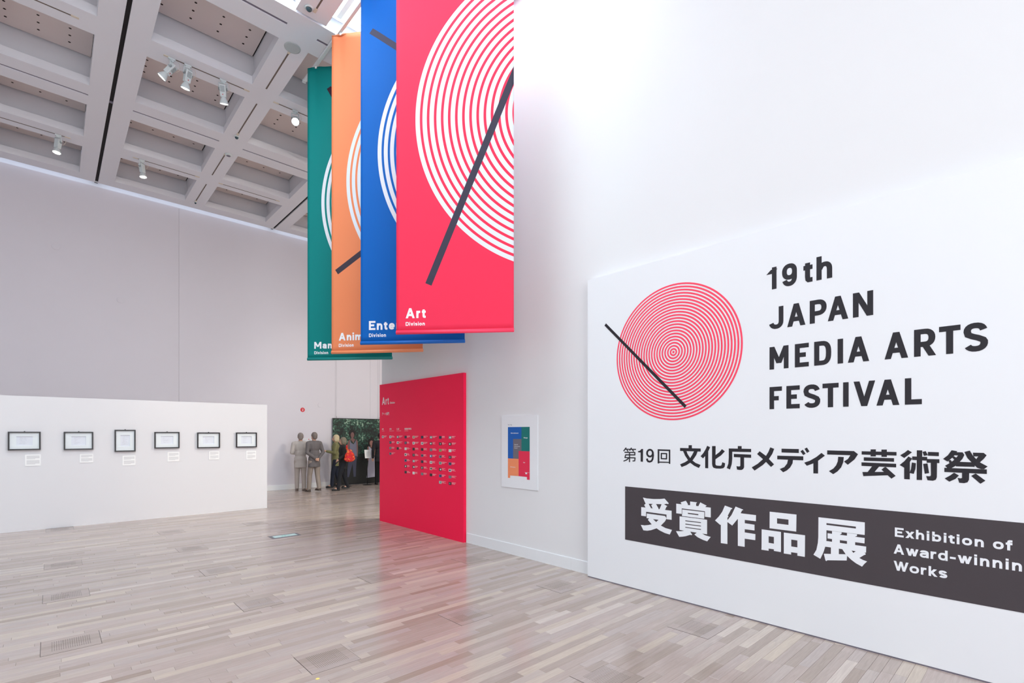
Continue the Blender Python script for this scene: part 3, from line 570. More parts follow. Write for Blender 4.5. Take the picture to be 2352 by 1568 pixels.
def banner_mat(name, base, bar, p0, ang):
    """printed cloth: concentric rings and one slanted bar, laid out in the cloth's own coordinates"""
    m = bpy.data.materials.new(name); m.use_nodes = True; nt = m.node_tree; N = nt.nodes; K = nt.links
    b = N['Principled BSDF']; tc = N.new('ShaderNodeTexCoord')
    def vm(op, a, c=None, **kw):
        n = N.new('ShaderNodeVectorMath'); n.operation = op
        K.new(a, n.inputs[0])
        if c is not None: n.inputs[1].default_value = c
        return n
    def ma(op, a, v=None, a2=None, v2=None):
        n = N.new('ShaderNodeMath'); n.operation = op
        if isinstance(a, (int, float)): n.inputs[0].default_value = a
        else: K.new(a, n.inputs[0])
        if v is not None:
            if isinstance(v, (int, float)): n.inputs[1].default_value = v
            else: K.new(v, n.inputs[1])
        return n.outputs[0]
    flatc = vm('MULTIPLY', tc.outputs['Object'], (1, 0, 1)).outputs[0]
    rel = vm('SUBTRACT', flatc, (2.108, 0, 2.565)).outputs[0]
    ln = N.new('ShaderNodeVectorMath'); ln.operation = 'LENGTH'; K.new(rel, ln.inputs[0]); d = ln.outputs['Value']
    t = ma('DIVIDE', ma('SUBTRACT', 1.872, d), .0857)
    ring = ma('MULTIPLY', ma('LESS_THAN', ma('FRACT', t), .625), ma('LESS_THAN', d, 1.872))
    br = vm('SUBTRACT', flatc, (p0[0], 0, p0[1])).outputs[0]
    u = N.new('ShaderNodeVectorMath'); u.operation = 'DOT_PRODUCT'; K.new(br, u.inputs[0]); u.inputs[1].default_value = (cos(ang), 0, sin(ang))
    w = N.new('ShaderNodeVectorMath'); w.operation = 'DOT_PRODUCT'; K.new(br, w.inputs[0]); w.inputs[1].default_value = (-sin(ang), 0, cos(ang))
    bm = ma('MULTIPLY', ma('GREATER_THAN', u.outputs['Value'], 0), ma('LESS_THAN', ma('ABSOLUTE', w.outputs['Value']), .041))
    m1 = N.new('ShaderNodeMix'); m1.data_type = 'RGBA'; K.new(ring, m1.inputs['Factor']); m1.inputs['A'].default_value = lin(base); m1.inputs['B'].default_value = lin((240, 243, 250))
    m2 = N.new('ShaderNodeMix'); m2.data_type = 'RGBA'; K.new(bm, m2.inputs['Factor']); K.new(m1.outputs['Result'], m2.inputs['A']); m2.inputs['B'].default_value = lin(bar)
    K.new(m2.outputs['Result'], b.inputs['Base Color']); b.inputs['Roughness'].default_value = .6; b.inputs['Specular IOR Level'].default_value = .25
    tr = N.new('ShaderNodeBsdfTranslucent'); K.new(m2.outputs['Result'], tr.inputs['Color'])
    mx = N.new('ShaderNodeMixShader'); mx.inputs[0].default_value = .22; K.new(b.outputs[0], mx.inputs[1]); K.new(tr.outputs[0], mx.inputs[2])
    K.new(mx.outputs[0], N['Material Output'].inputs['Surface'])
    wv = N.new('ShaderNodeTexNoise'); wv.inputs['Scale'].default_value = 2.0; K.new(tc.outputs['Object'], wv.inputs['Vector'])
    bp = N.new('ShaderNodeBump'); bp.inputs['Strength'].default_value = .25; bp.inputs['Distance'].default_value = .02; K.new(wv.outputs['Fac'], bp.inputs['Height']); K.new(bp.outputs[0], b.inputs['Normal'])
    return m
BANS = [((3.056, 5.344), (3.987, 4.272), 'red', (255, 58, 96), (70, 66, 84), (.395, .588), math.atan2(2.432, 1.03), 'Art', (.116, .363), .19, .31, 'red banner reading Art Division, nearest and largest of the four hanging banners'),
        ((3.062, 6.295), (3.994, 5.221), 'blue', (0, 106, 200), (74, 74, 96), (.141, 4.21), math.atan2(-.253, .357), 'Entertainment', (.116, 1.26), .195, .315, 'blue banner reading Entertainment Division hanging behind the red banner'),
        ((3.095, 7.316), (3.995, 6.184), 'orange', (252, 152, 104), (72, 62, 74), (.08, 1.22), math.atan2(.26, .385), 'Animation', (.116, .88), .195, .31, 'orange banner reading Animation Division hanging between the green and blue banners'),
        ((3.086, 8.244), (4.021, 7.188), 'green', (0, 140, 138), (58, 34, 50), (.365, 4.43), math.atan2(-.87, .5), 'Manga', (.116, .6), .19, .30, 'dark green banner reading Manga Division, farthest back of the four banners')]
BH = 4.77
for k, (p0, p1, cn, base, bar, bp, ang, txt, tx, zb, zt, lab) in enumerate(BANS):
    a = math.atan2(p1[1] - p0[1], p1[0] - p0[0]); w = 1.42
    t = thing('banner', lab, 'banner', (p0[0], p0[1], 2.89), a, 'division banners hanging from the ceiling')
    bmat = banner_mat(cn + '_banner_cloth', base, bar, bp, ang)
    def cloth_y(x, z):
        f = max(0, (z - BH + 1.6) / 1.6) ** 2
        return .018 * f * (sin((x - .14) * 9) * 0 + math.exp(-((x - .14) / .05) ** 2) + math.exp(-((x - 1.19) / .05) ** 2)) + .006 * sin(x * 4.1 + k) * (.4 + z / BH) * f
    def cloth_z(x, z):
        f = max(0, (z - BH + .25) / .25)
        return z + .022 * f * (math.exp(-((x - .15) / .10) ** 2) + math.exp(-((x - 1.19) / .10) ** 2))
    m = MB(); nx, nz = 36, 60; vs = []; fs = []
    for i in range(nx + 1):
        for j in range(nz + 1):
            x = w * i / nx; z = .03 + (BH - .03) * j / nz; vs.append((x, cloth_y(x, z), cloth_z(x, z)))
    for i in range(nx):
        for j in range(nz):
            q = i * (nz + 1) + j; fs.append((q, q + nz + 1, q + nz + 2, q + 1))
    m.add(vs, fs, True); o = m.build('cloth', bmat, t); sd = o.modifiers.new('thick', 'SOLIDIFY'); sd.thickness = .0015; sd.offset = 1
    hem = mat(cn + '_hem', base, .5, noise=.02)
    MB().rings([(0, .022), (w + .004, .022)], (-.002, .004, .020), (1, 0, 0), 14).build('bottom_rod', hem, t)
    MB().box(-.004, w + .004, -.004, .006, .040, .046).build('hem_seam', hem, t)
    MB().rings([(0, .012), (w, .012)], (0, .012, BH - .004), (1, 0, 0), 10).build('top_rod', hem, t)
    m = MB()
    for x in (.14, 1.13): m.cyl((x, .012, BH - .01), (x, .012, BH + .036), .006).box(x - .015, x + .015, .0, .025, BH - .01, BH + .025)
    m.build('clip', M_ROD, t)
    fn = lambda x, z, l: (x, -.003 - l, z)
    flat(word(txt, tx[0], tx[1], zb, zt, .026), fn, 'lettering', M_WHITE, t)
    flat(word('Division', .116, .352, .100, .148 if k else .145, .0095), fn, 'lettering', M_WHITE, t)

# ---------------------------------------------------------------- sign wall
sx = 4.68; S0 = 3.73
sw = thing('sign_wall', 'tall white sign wall with the large black title lettering, in front of the right wall', 'sign wall', (0, 0, 0))
MB().box(sx, WX - .004, -3.4, S0, .012, 3.515).build('board', M_SIGNW, sw)
MB().box(sx + .006, WX - .004, -3.4, S0, 0, .012).build('foot', M_GROOVE, sw)
SF = lambda s, z, l: (sx - .0012 - l, S0 - s, z)
SF2 = lambda s, z, l: (sx - .0026 - l, S0 - s, z)
for ln, (chars, zb, zt) in enumerate(LINES):
    big = ln < 4; po = []
    for c, a, b in chars:
        z2 = zt
        po += glyph(c, a, b, zb, zt, .0380 if big else .0145, .74 if not big else .74)
    flat(po, SF if big else SF2, 'lettering', M_INK if big else M_WHITE, sw)
MB().box(sx - .002, sx + .001, S0 - 5.2, S0 - .527, .524, 1.113).build('title_band', M_BAND, sw)
for nm, w_ in (('dai', 0), ('one', 0), ('nine', 0), ('kai', 0), ('bun', 0), ('ka', 0), ('cho', 0), ('me', 0), ('de', 0), ('i', 0), ('a', 0), ('gei', 0), ('jutsu', 0), ('sai', 0), ('ju', 1), ('sho', 1), ('saku', 1), ('hin', 1), ('ten', 1)):
    flat([[(x / 1000, z / 1000) for x, z in p] for p in G[nm]], SF2 if w_ else SF, 'character', M_WHITE if w_ else M_INK, sw)
m = MB(); cs, cz, n = 1.111, 2.532, 96
m.add([SF(cs + .013 * cos(2 * pi * i / 24), cz + .013 * sin(2 * pi * i / 24), 0) for i in range(24)], [tuple(range(24))])
for k in range(22):
    ro = .041 + .03124 * k; vs = []; fs = []
    for i in range(n):
        q = 2 * pi * i / n
        for r_ in (ro - .0172, ro): vs.append(SF(cs + r_ * cos(q), cz + r_ * sin(q), 0))
    for i in range(n):
        j = (i + 1) % n; fs.append((2 * i, 2 * j, 2 * j + 1, 2 * i + 1))
    m.add(vs, fs)
m.build('ring_emblem', M_PINK, sw)
flat([[(.247, 2.940), (.269, 2.962), (1.257, 1.978), (1.234, 1.955)]], SF2, 'emblem_bar', M_INK, sw)

# ---------------------------------------------------------------- red panel
px = 4.715
rp = thing('red_panel', 'tall red panel listing the Art Division works, standing against the right wall', 'display panel', (0, 0, 0))
MB().box(px, WX - .002, 6.20, 8.885, 0, 2.645).build('board', M_RED, rp)
kx = px / 4.62
def PF(y, z, l): return (px - .0015 - l, y * kx, (z - 1.7) * kx + 1.7)
M_REDW = mat('panel_white_print', (248, 226, 228), .7)
flat([[(8.611 - x, z) for x, z in p] for p in word('Art', 0, .259, 2.24, 2.381, .026)], PF, 'lettering', M_REDW, rp)
flat([[(8.308 - x, z) for x, z in p] for p in word('Division', 0, .175, 2.247, 2.285, .0085)], PF, 'lettering', M_REDW, rp)
def FF(y0, z0): return lambda x, z, l: PF(y0 - x, z0 + z, l)
font_lines('アート部門', .06, FF(8.616, 2.045), 'lettering', M_REDW, rp, off=.0014, wide=.271)
for y0, tx, w_, sb, sw_ in ((8.616, '大賞', .062, 'Grand Prize', .09), (8.333, '優秀賞', .079, 'Excellence Award', .16), (8.066, '新人賞', .083, 'New Face Award', .15), (7.794, '審査委員会推薦作品', .231, 'Jury Selections', .128)):
    font_lines(tx, .034, FF(y0, 1.768), 'lettering', M_REDW, rp, off=.0009, wide=w_)
    font_lines(sb, .02, FF(y0, 1.740), 'lettering', M_REDW, rp, wide=sw_)
THC = [mat('thumb_' + n_, c, .6) for n_, c in (('pale', (228, 228, 226)), ('dark', (44, 38, 44)), ('grey', (128, 126, 134)), ('navy', (54, 50, 92)), ('cream', (226, 200, 172)), ('mint', (166, 196, 188)), ('green', (168, 178, 96)), ('blue', (84, 112, 160)))]
grid = [(8.616, [0]), (8.333, [0, 3, 2, 2]), (8.066, [2, 0, 1]), (7.794, [1, 3, 0, 0, 7, 1, 1]), (7.528, [4, 0, 1, 1, 2, 1, 0]), (7.259, [1, 0, 1, 2, 1, 1, 2]), (6.992, [2, 1, 2, 7, 0, 4, 1]), (6.723, [3, 1, 6, 2, 5, 1, 7, 5]), (6.457, [2, 1, 0, 1, 7, 0, 2, 1])]
tl = MB()
for ci, (y0, cells) in enumerate(grid):
    for ri, c in enumerate(cells):
        z1 = 1.658 - .1035 * ri; yw = .074
        MB().add([PF(y0, z1, 0), PF(y0 - yw, z1, 0), PF(y0 - yw, z1 - .045, 0), PF(y0, z1 - .045, 0)], [(0, 1, 2, 3)]).build('thumbnail', THC[c], rp)
        c2 = THC[(c + 2 + ri) % 4]; a, b = R.uniform(.1, .4), R.uniform(.55, .9)
        MB().add([PF(y0 - yw * a, z1 - .012, .0006), PF(y0 - yw * b, z1 - .008, .0006), PF(y0 - yw * b, z1 - .036, .0006), PF(y0 - yw * a, z1 - .033, .0006)], [(0, 1, 2, 3)]).build('thumbnail', c2, rp)
        for q in range(3):
            l_ = R.uniform(.05, .12) * (1 if q else 1.1)
            tl.add([PF(y0 - yw - .008, z1 - .002 - q * .012, 0), PF(y0 - yw - .008 - l_, z1 - .002 - q * .012, 0), PF(y0 - yw - .008 - l_, z1 - .006 - q * .0115, 0), PF(y0 - yw - .008, z1 - .006 - q * .0115, 0)], [(0, 1, 2, 3)])
tl.build('caption_lines', M_REDW, rp)['kind'] = 'stuff'

# ---------------------------------------------------------------- site map
kq = 4.757 / 4.72
def QF(y, z, l): return (4.757 - .0012 - l, y * kq, (z - 1.7) * kq + 1.7)
sm = thing('site_map', 'white site map board with coloured floor areas, on the right wall', 'map board', (0, 0, 0))
MB().box(4.757, WX - .001, 4.595 * kq, 5.31 * kq, .939, 1.95).build('board', M_SIGNW, sm)
for pts, c in (([(5.177, 1.789), (4.903, 1.788), (4.903, 1.624), (5.07, 1.623), (5.07, 1.35), (5.177, 1.35)], (0, 92, 182)), ([(4.903, 1.788), (4.743, 1.788), (4.743, 1.459), (4.903, 1.459)], (0, 116, 112)),
               ([(5.07, 1.623), (4.903, 1.624), (4.903, 1.459), (4.959, 1.459), (4.959, 1.35), (5.07, 1.35)], (112, 106, 116)), ([(4.959, 1.459), (4.743, 1.459), (4.743, 1.076), (4.796, 1.077), (4.796, 1.112), (4.959, 1.114)], (232, 38, 78)),
               ([(5.177, 1.35), (4.959, 1.35), (4.959, 1.114), (5.13, 1.112), (5.13, 1.077), (5.177, 1.076)], (246, 146, 100))):
    MB().poly([QF(a, b, 0) for a, b in pts]).build('map_area', mat('map_colour', c, .6), sm)
def QW(tx, y0, y1, zb, zt, w, m=M_WHITE): flat([[(y0 - x, z) for x, z in p] for p in word(tx, 0, y0 - y1, zb, zt, w)], lambda y, z, l: QF(y, z, l + .0008), 'lettering', m, sm)
M_MAPINK = mat('map_ink', (90, 92, 104), .7)
font_lines('Site map', .022, lambda x, z, l: QF(5.177 - x, 1.814 + z, l + .001), 'lettering', M_MAPINK, sm, wide=.083)
QW('Entertainment', 5.115, 4.963, 1.697, 1.712, .0035); QW('Manga', 4.858, 4.784, 1.633, 1.650, .0035)
def QT(tx, y0, zb, s, wd): font_lines(tx, s, lambda x, z, l: QF(y0 - x, zb + z, l + .001), 'lettering', M_WHITE, sm, wide=wd)
QT('Special', 5.045, 1.540, .021, .07); QT('Achievement', 5.045, 1.515, .021, .115); QT('Award', 5.045, 1.492, .021, .062)
QW('Art', 4.867, 4.831, 1.298, 1.314, .0035); QT('Animation', 5.127, 1.225, .024, .105)
MB().add([QF(4.843, 1.174, .001), QF(4.743, 1.173, .001), QF(4.743, 1.171, .001), QF(4.843, 1.172, .001)], [(0, 1, 2, 3)]).add([QF(4.825, 1.170, .001), QF(4.792, 1.170, .001), QF(4.792, 1.150, .001), QF(4.825, 1.150, .001)], [(0, 1, 2, 3)]).build('map_mark', M_WHITE, sm)

# ---------------------------------------------------------------- low partition with frames
pw = thing('partition_wall', 'long low white freestanding partition holding six black frames', 'partition', (0, 0, 0))
MB().box(-6.0, 3.635, 12.15, 12.45, 0, 2.352).build('board', mat('partition_paint', (228, 227, 231), .7, spec=.25, noise=.01, nscale=2), pw)
fr = [(-.53, -.12, 1.73, 1.41, 'wide'), (.18, .59, 1.73, 1.40, ''), (.90, 1.22, 1.77, 1.35, ''), (1.52, 1.94, 1.73, 1.40, ''), (2.25, 2.67, 1.72, 1.39, ''), (2.98, 3.40, 1.72, 1.39, '')]
FLAB = ['landscape black frame at the left edge of the photo, hung first on the low partition', 'landscape black frame with a finely lined sheet, second on the low partition', 'upright portrait black frame, the only upright one on the low partition',
        'landscape black frame hung just past the upright frame', 'landscape black frame, last but one towards the free end of the low partition', 'landscape black frame nearest the free end of the low partition']
CLAB = ['white caption card under the frame at the left edge of the photo', 'white caption card under the second landscape frame', 'white caption card under the upright frame', 'white caption card under the landscape frame past the upright one',
        'white caption card under the last frame but one', 'white caption card under the frame nearest the free end of the low partition']
caps = [(-.32, -.12, 1.33, 1.13), (.40, .59, 1.32, 1.16), (1.02, 1.22, 1.27, 1.08), (1.74, 1.94, 1.32, 1.13), (2.47, 2.66, 1.32, 1.14), (3.19, 3.39, 1.31, 1.12)]
kp = 12.135 / 12.1
for i, (a, b, z1, z0, _) in enumerate(fr):
    t = thing('picture_frame', FLAB[i], 'picture frame', ((a + b) / 2 * kp, 12.15, (z0 + z1) / 2), 0, 'framed sheets on the low partition')
    w, h = (b - a) / 2, (z1 - z0) / 2; e = .021
    MB().box(-w, w, -.042, 0, h - e, h).box(-w, w, -.042, 0, -h, -h + e).box(-w, -w + e, -.042, 0, -h + e, h - e).box(w - e, w, -.042, 0, -h + e, h - e).build('frame', M_FRAME, t, bevel=.0015)
    pv = (.5 * w, .5 * h) if i != 2 else (.45 * w, .52 * h)
    m = MB()
    for (x0, x1, y0, y1) in ((-w + e, -pv[0], -h + e, h - e), (pv[0], w - e, -h + e, h - e), (-pv[0], pv[0], pv[1], h - e), (-pv[0], pv[0], -h + e, -pv[1])): m.box(x0, x1, -.022, -.002, y0, y1)
    m.build('mat_board', M_MATB, t)
    MB().box(-pv[0], pv[0], -.010, -.002, -pv[1], pv[1]).build('sheet', M_PAPER, t)
    m = MB(); z = pv[1] * .7
    while z > -pv[1] * .75:
        x = -pv[0] * .65 + R.uniform(0, .02)
        for _ in range(R.choice((1, 2, 2))):
            l = R.uniform(.01, .05); x2 = min(x + l, pv[0] * .8)
            m.add([(x, -.0105, z), (x2, -.0105, z), (x2, -.0105, z - .0022), (x, -.0105, z - .0022)], [(0, 1, 2, 3)]); x = x2 + .008
        z -= .0085 * (1 if R.random() > .25 else 2)
    m.build('handwriting', M_GREYINK, t)['kind'] = 'stuff'
    MB().box(-.008, .008, -.03, -.01, h, h + .010).build('hanger', M_FRAME, t)
    c = caps[i]
    t = thing('caption_card', CLAB[i], 'caption card', ((c[0] + c[1]) / 2 * kp, 12.15, (c[2] + c[3]) / 2), 0, 'caption cards on the low partition')
    w, h = (c[1] - c[0]) / 2, (c[2] - c[3]) / 2
    MB().box(-w, w, -.008, 0, -h, h).build('card', M_CAPT, t)
    m = MB()
    for blk in ((h * .78, 5), (-h * .02, 6)):
        for q in range(blk[1]):
            z = blk[0] - q * h * .125; x2 = w * (.85 if q < blk[1] - 1 else .3)
            m.add([(-w * .8, -.0085, z), (x2, -.0085, z), (x2, -.0085, z - h * .06), (-w * .8, -.0085, z - h * .06)], [(0, 1, 2, 3)])
    m.build('caption_lines', M_CAPINK, t)['kind'] = 'stuff'

# ---------------------------------------------------------------- floor exit light
t = thing('floor_light', 'rectangular glass exit guide light in a grey frame, set in the floor', 'floor light', (2.858, 8.63, 0))
MB().box(-.225, .225, -.125, .125, -.002, .003).build('frame', mat('grey_metal_frame', (108, 112, 122), .4, metal=.2), t)
MB().box(-.18, .18, -.075, .075, .003, .005).build('glass', mat('pale_teal_glass', (176, 208, 208), .15, emit=.25), t)
MB().box(-.05, -.03, -.03, .03, .005, .0055).box(-.015, .015, -.035, -.015, .005, .0055).box(-.005, .01, -.02, .04, .005, .0055).add([(.03, -.012, .0055), (.06, -.012, .0055), (.06, .012, .0055), (.03, .012, .0055)], [(0, 1, 2, 3)]).add([(.06, -.03, .0055), (.09, 0, .0055), (.06, .03, .0055)], [(0, 1, 2)]).build('exit_symbol', mat('exit_green', (70, 178, 156), .4), t)
tag(MB().rings([(0, .014), (.0015, .013)], (1.36, 3.45, 0), (0, 0, 1), 10).build('tape_dot', mat('yellow_tape', (232, 210, 120), .6)), 'tiny yellow tape dot stuck on the near floor', 'tape')

# ---------------------------------------------------------------- far hall: sticker, text panel, print, stands
t = thing('number_sign', 'small round red sign with a white number 2 on the back wall', 'sign', (5.754, WB, 2.433))
MB().rings([(0, .068), (.006, .066)], (0, 0, 0), (0, -1, 0), 32).build('disc', mat('sign_red', (214, 14, 44), .4), t)
flat(word('2', -.020, .020, -.034, .034, .011), lambda x, z, l: (x, -.0075 - l, z), 'lettering', M_WHITE, t)
t = thing('text_panel', 'pale text panel with two red marks and dark bottom edge, on the back wall', 'text panel', (5.896, WB, 1.317))
MB().box(-.208, .208, -.012, 0, -.243, .243).build('board', mat('text_panel_grey', (226, 226, 232), .6), t)
MB().box(-.208, .208, -.022, 0, -.252, -.238).build('bottom_bar', M_STEEL, t)
for x in (-.18, .03): MB().box(x, x + .03, -.0125, -.012, .185, .21).build('red_mark', M_REDDOT, t)
m = MB()
for x in (-.18, .03):
    for q in range(24):
        z = .165 - q * .0125; m.add([(x, -.0125, z), (x + R.uniform(.10, .15), -.0125, z), (x + .1, -.0125, z - .004), (x, -.0125, z - .004)], [(0, 1, 2, 3)])
m.build('caption_lines', mat('panel_grey_ink', (150, 150, 158), .7), t)['kind'] = 'stuff'

def foliage():
    m = bpy.data.materials.new('forest_print'); m.use_nodes = True; nt = m.node_tree; N = nt.nodes; K = nt.links; b = N['Principled BSDF']
    tc = N.new('ShaderNodeTexCoord')
    v = N.new('ShaderNodeTexVoronoi'); v.inputs['Scale'].default_value = 26; v.inputs['Randomness'].default_value = 1; K.new(tc.outputs['Object'], v.inputs['Vector'])
    n = N.new('ShaderNodeTexNoise'); n.inputs['Scale'].default_value = 2.6; n.inputs['Detail'].default_value = 7; K.new(tc.outputs['Object'], n.inputs['Vector'])
    n2 = N.new('ShaderNodeTexNoise'); n2.inputs['Scale'].default_value = 16; n2.inputs['Detail'].default_value = 5; K.new(tc.outputs['Object'], n2.inputs['Vector'])
    sep = N.new('ShaderNodeSeparateXYZ'); K.new(tc.outputs['Object'], sep.inputs[0])
    hz = N.new('ShaderNodeMapRange'); hz.inputs['From Min'].default_value = .3; hz.inputs['From Max'].default_value = 1.5; hz.inputs['To Min'].default_value = .35; hz.inputs['To Max'].default_value = 1; K.new(sep.outputs['Z'], hz.inputs['Value'])
    mu = N.new('ShaderNodeMath'); mu.operation = 'MULTIPLY'; K.new(n.outputs['Fac'], mu.inputs[0]); K.new(n2.outputs['Fac'], mu.inputs[1])
    m3 = N.new('ShaderNodeMath'); m3.operation = 'MULTIPLY'; K.new(mu.outputs[0], m3.inputs[0]); K.new(hz.outputs[0], m3.inputs[1])
    r = N.new('ShaderNodeValToRGB'); e = r.color_ramp.elements; e[0].position = .13; e[0].color = lin((8, 12, 13)); e[1].position = .36; e[1].color = lin((190, 214, 190))
    for p, c in ((.19, (14, 34, 30)), (.25, (30, 74, 62)), (.31, (86, 136, 112))): x = e.new(p); x.color = lin(c)
    K.new(m3.outputs[0], r.inputs[0])
    mx = N.new('ShaderNodeMix'); mx.data_type = 'RGBA'; mx.blend_type = 'MULTIPLY'; mx.inputs['Factor'].default_value = .6
    K.new(r.outputs[0], mx.inputs['A']); vr = N.new('ShaderNodeValToRGB'); vr.color_ramp.elements[0].color = (1, 1, 1, 1); vr.color_ramp.elements[1].position = .6; vr.color_ramp.elements[1].color = (.15, .2, .2, 1); K.new(v.outputs['Distance'], vr.inputs[0]); K.new(vr.outputs[0], mx.inputs['B'])
    K.new(mx.outputs['Result'], b.inputs['Base Color']); b.inputs['Roughness'].default_value = .5
    return m
t = thing('hanging_print', 'large dark green forest print with two figures, hung on wires before the back wall', 'print', (6.68, 15.71, .02))
MB().box(0, 2.9, -.006, .006, 0, 2.17).build('sheet', foliage(), t)
MB().box(-.005, 2.905, -.012, .012, -.005, .02).box(-.005, 2.905, -.012, .012, 2.15, 2.175).build('edge_bar', M_STEEL, t)
m = MB()
for x in (.13, 1.64, 2.8): m.cyl((x, 0, 2.16), (x, 0, 7.7), .0022, n=5).box(x - .006, x + .006, -.006, .006, 2.16, 2.24)
m.build('wire', mat('steel_wire', (150, 150, 156), .5), t)
FIGN = [0]
def fig(polys, c, nm):
    m = MB(); FIGN[0] += 1
    for k, p in enumerate(polys): m.poly([(x - 6.68, -.0065 - FIGN[0] * .0022 - k * .0003, z - .02) for x, z in p])
    m.build(nm, mat('print_' + nm, c, .6), t)
def oval(cx, cz, rx, rz, n=20): return [(cx + rx * cos(2 * pi * i / n), cz + rz * sin(2 * pi * i / n)) for i in range(n)]
fig([oval(7.33, 1.69, .115, .145)], (18, 14, 16), 'printed_hair')
fig([oval(7.345, 1.645, .06, .095), [(7.31, 1.57), (7.37, 1.57), (7.40, 1.49), (7.28, 1.49)], [(7.20, 1.46), (7.28, 1.50), (7.24, 1.28), (7.20, .98), (7.15, .98), (7.16, 1.3)], [(7.47, 1.50), (7.53, 1.44), (7.54, 1.1), (7.52, .92), (7.47, .92), (7.48, 1.25)], [(7.27, 1.51), (7.45, 1.51), (7.38, 1.38)]], (120, 84, 82), 'printed_skin')
fig([[(7.26, 1.50), (7.29, 1.40), (7.38, 1.34), (7.44, 1.42), (7.47, 1.50), (7.49, 1.2), (7.50, .95), (7.22, .95), (7.24, 1.2)]], (112, 112, 132), 'printed_top')
fig([[(7.22, .95), (7.50, .95), (7.47, .55), (7.46, .26), (7.38, .26), (7.35, .7), (7.22, .26), (7.14, .26), (7.18, .6)]], (60, 62, 84), 'printed_trousers')
fig([oval(8.02, 1.40, .13, .15)], (20, 12, 12), 'printed_hair')
fig([oval(8.02, 1.37, .066, .09), [(7.99, 1.30), (8.05, 1.30), (8.07, 1.22), (7.97, 1.22)], [(7.87, 1.24), (7.92, 1.26), (7.92, .75), (7.88, .8)], [(8.12, 1.26), (8.17, 1.24), (8.12, .72), (8.08, .72)]], (150, 104, 96), 'printed_skin')
fig([[(7.92, 1.27), (8.02, 1.18), (8.12, 1.27), (8.13, .9), (8.16, .5), (8.17, .22), (7.84, .20), (7.89, .6), (7.92, .9)]], (186, 184, 204), 'printed_dress')

def stand(x, y, lab, tilt=.05, board=True):
    t = thing('caption_stand', lab, 'stand', (x, y, 0), 0, 'slim black caption stands before the forest print')
    MB().rings([(0, .15), (.012, .15), (.018, .03)], (0, 0, 0), (0, 0, 1), 28).build('base', M_STEEL, t)
    MB().cyl((0, 0, .015), (0, 0, .95), .011).build('pole', M_STEEL, t)
    MB().obox((0, -.03, 1.02), (1, 0, 0), (0, 1, -.2), (0, .2, 1), .105, .006, .14).build('board', M_CAPT, t)
    m = MB()
    for q in range(9): m.obox((0, -.0375 + (q - 4) * .0038, 1.02 + (4 - q) * -.02), (1, 0, 0), (0, 1, -.2), (0, .2, 1), .06, .0006, .003)
    m.build('caption_lines', M_CAPINK, t)['kind'] = 'stuff'
stand(7.70, 15.36, 'slim black stand with a white caption board in front of the printed girl in white')
stand(7.00, 15.36, 'slim black stand partly hidden by the visitor with the red bag')

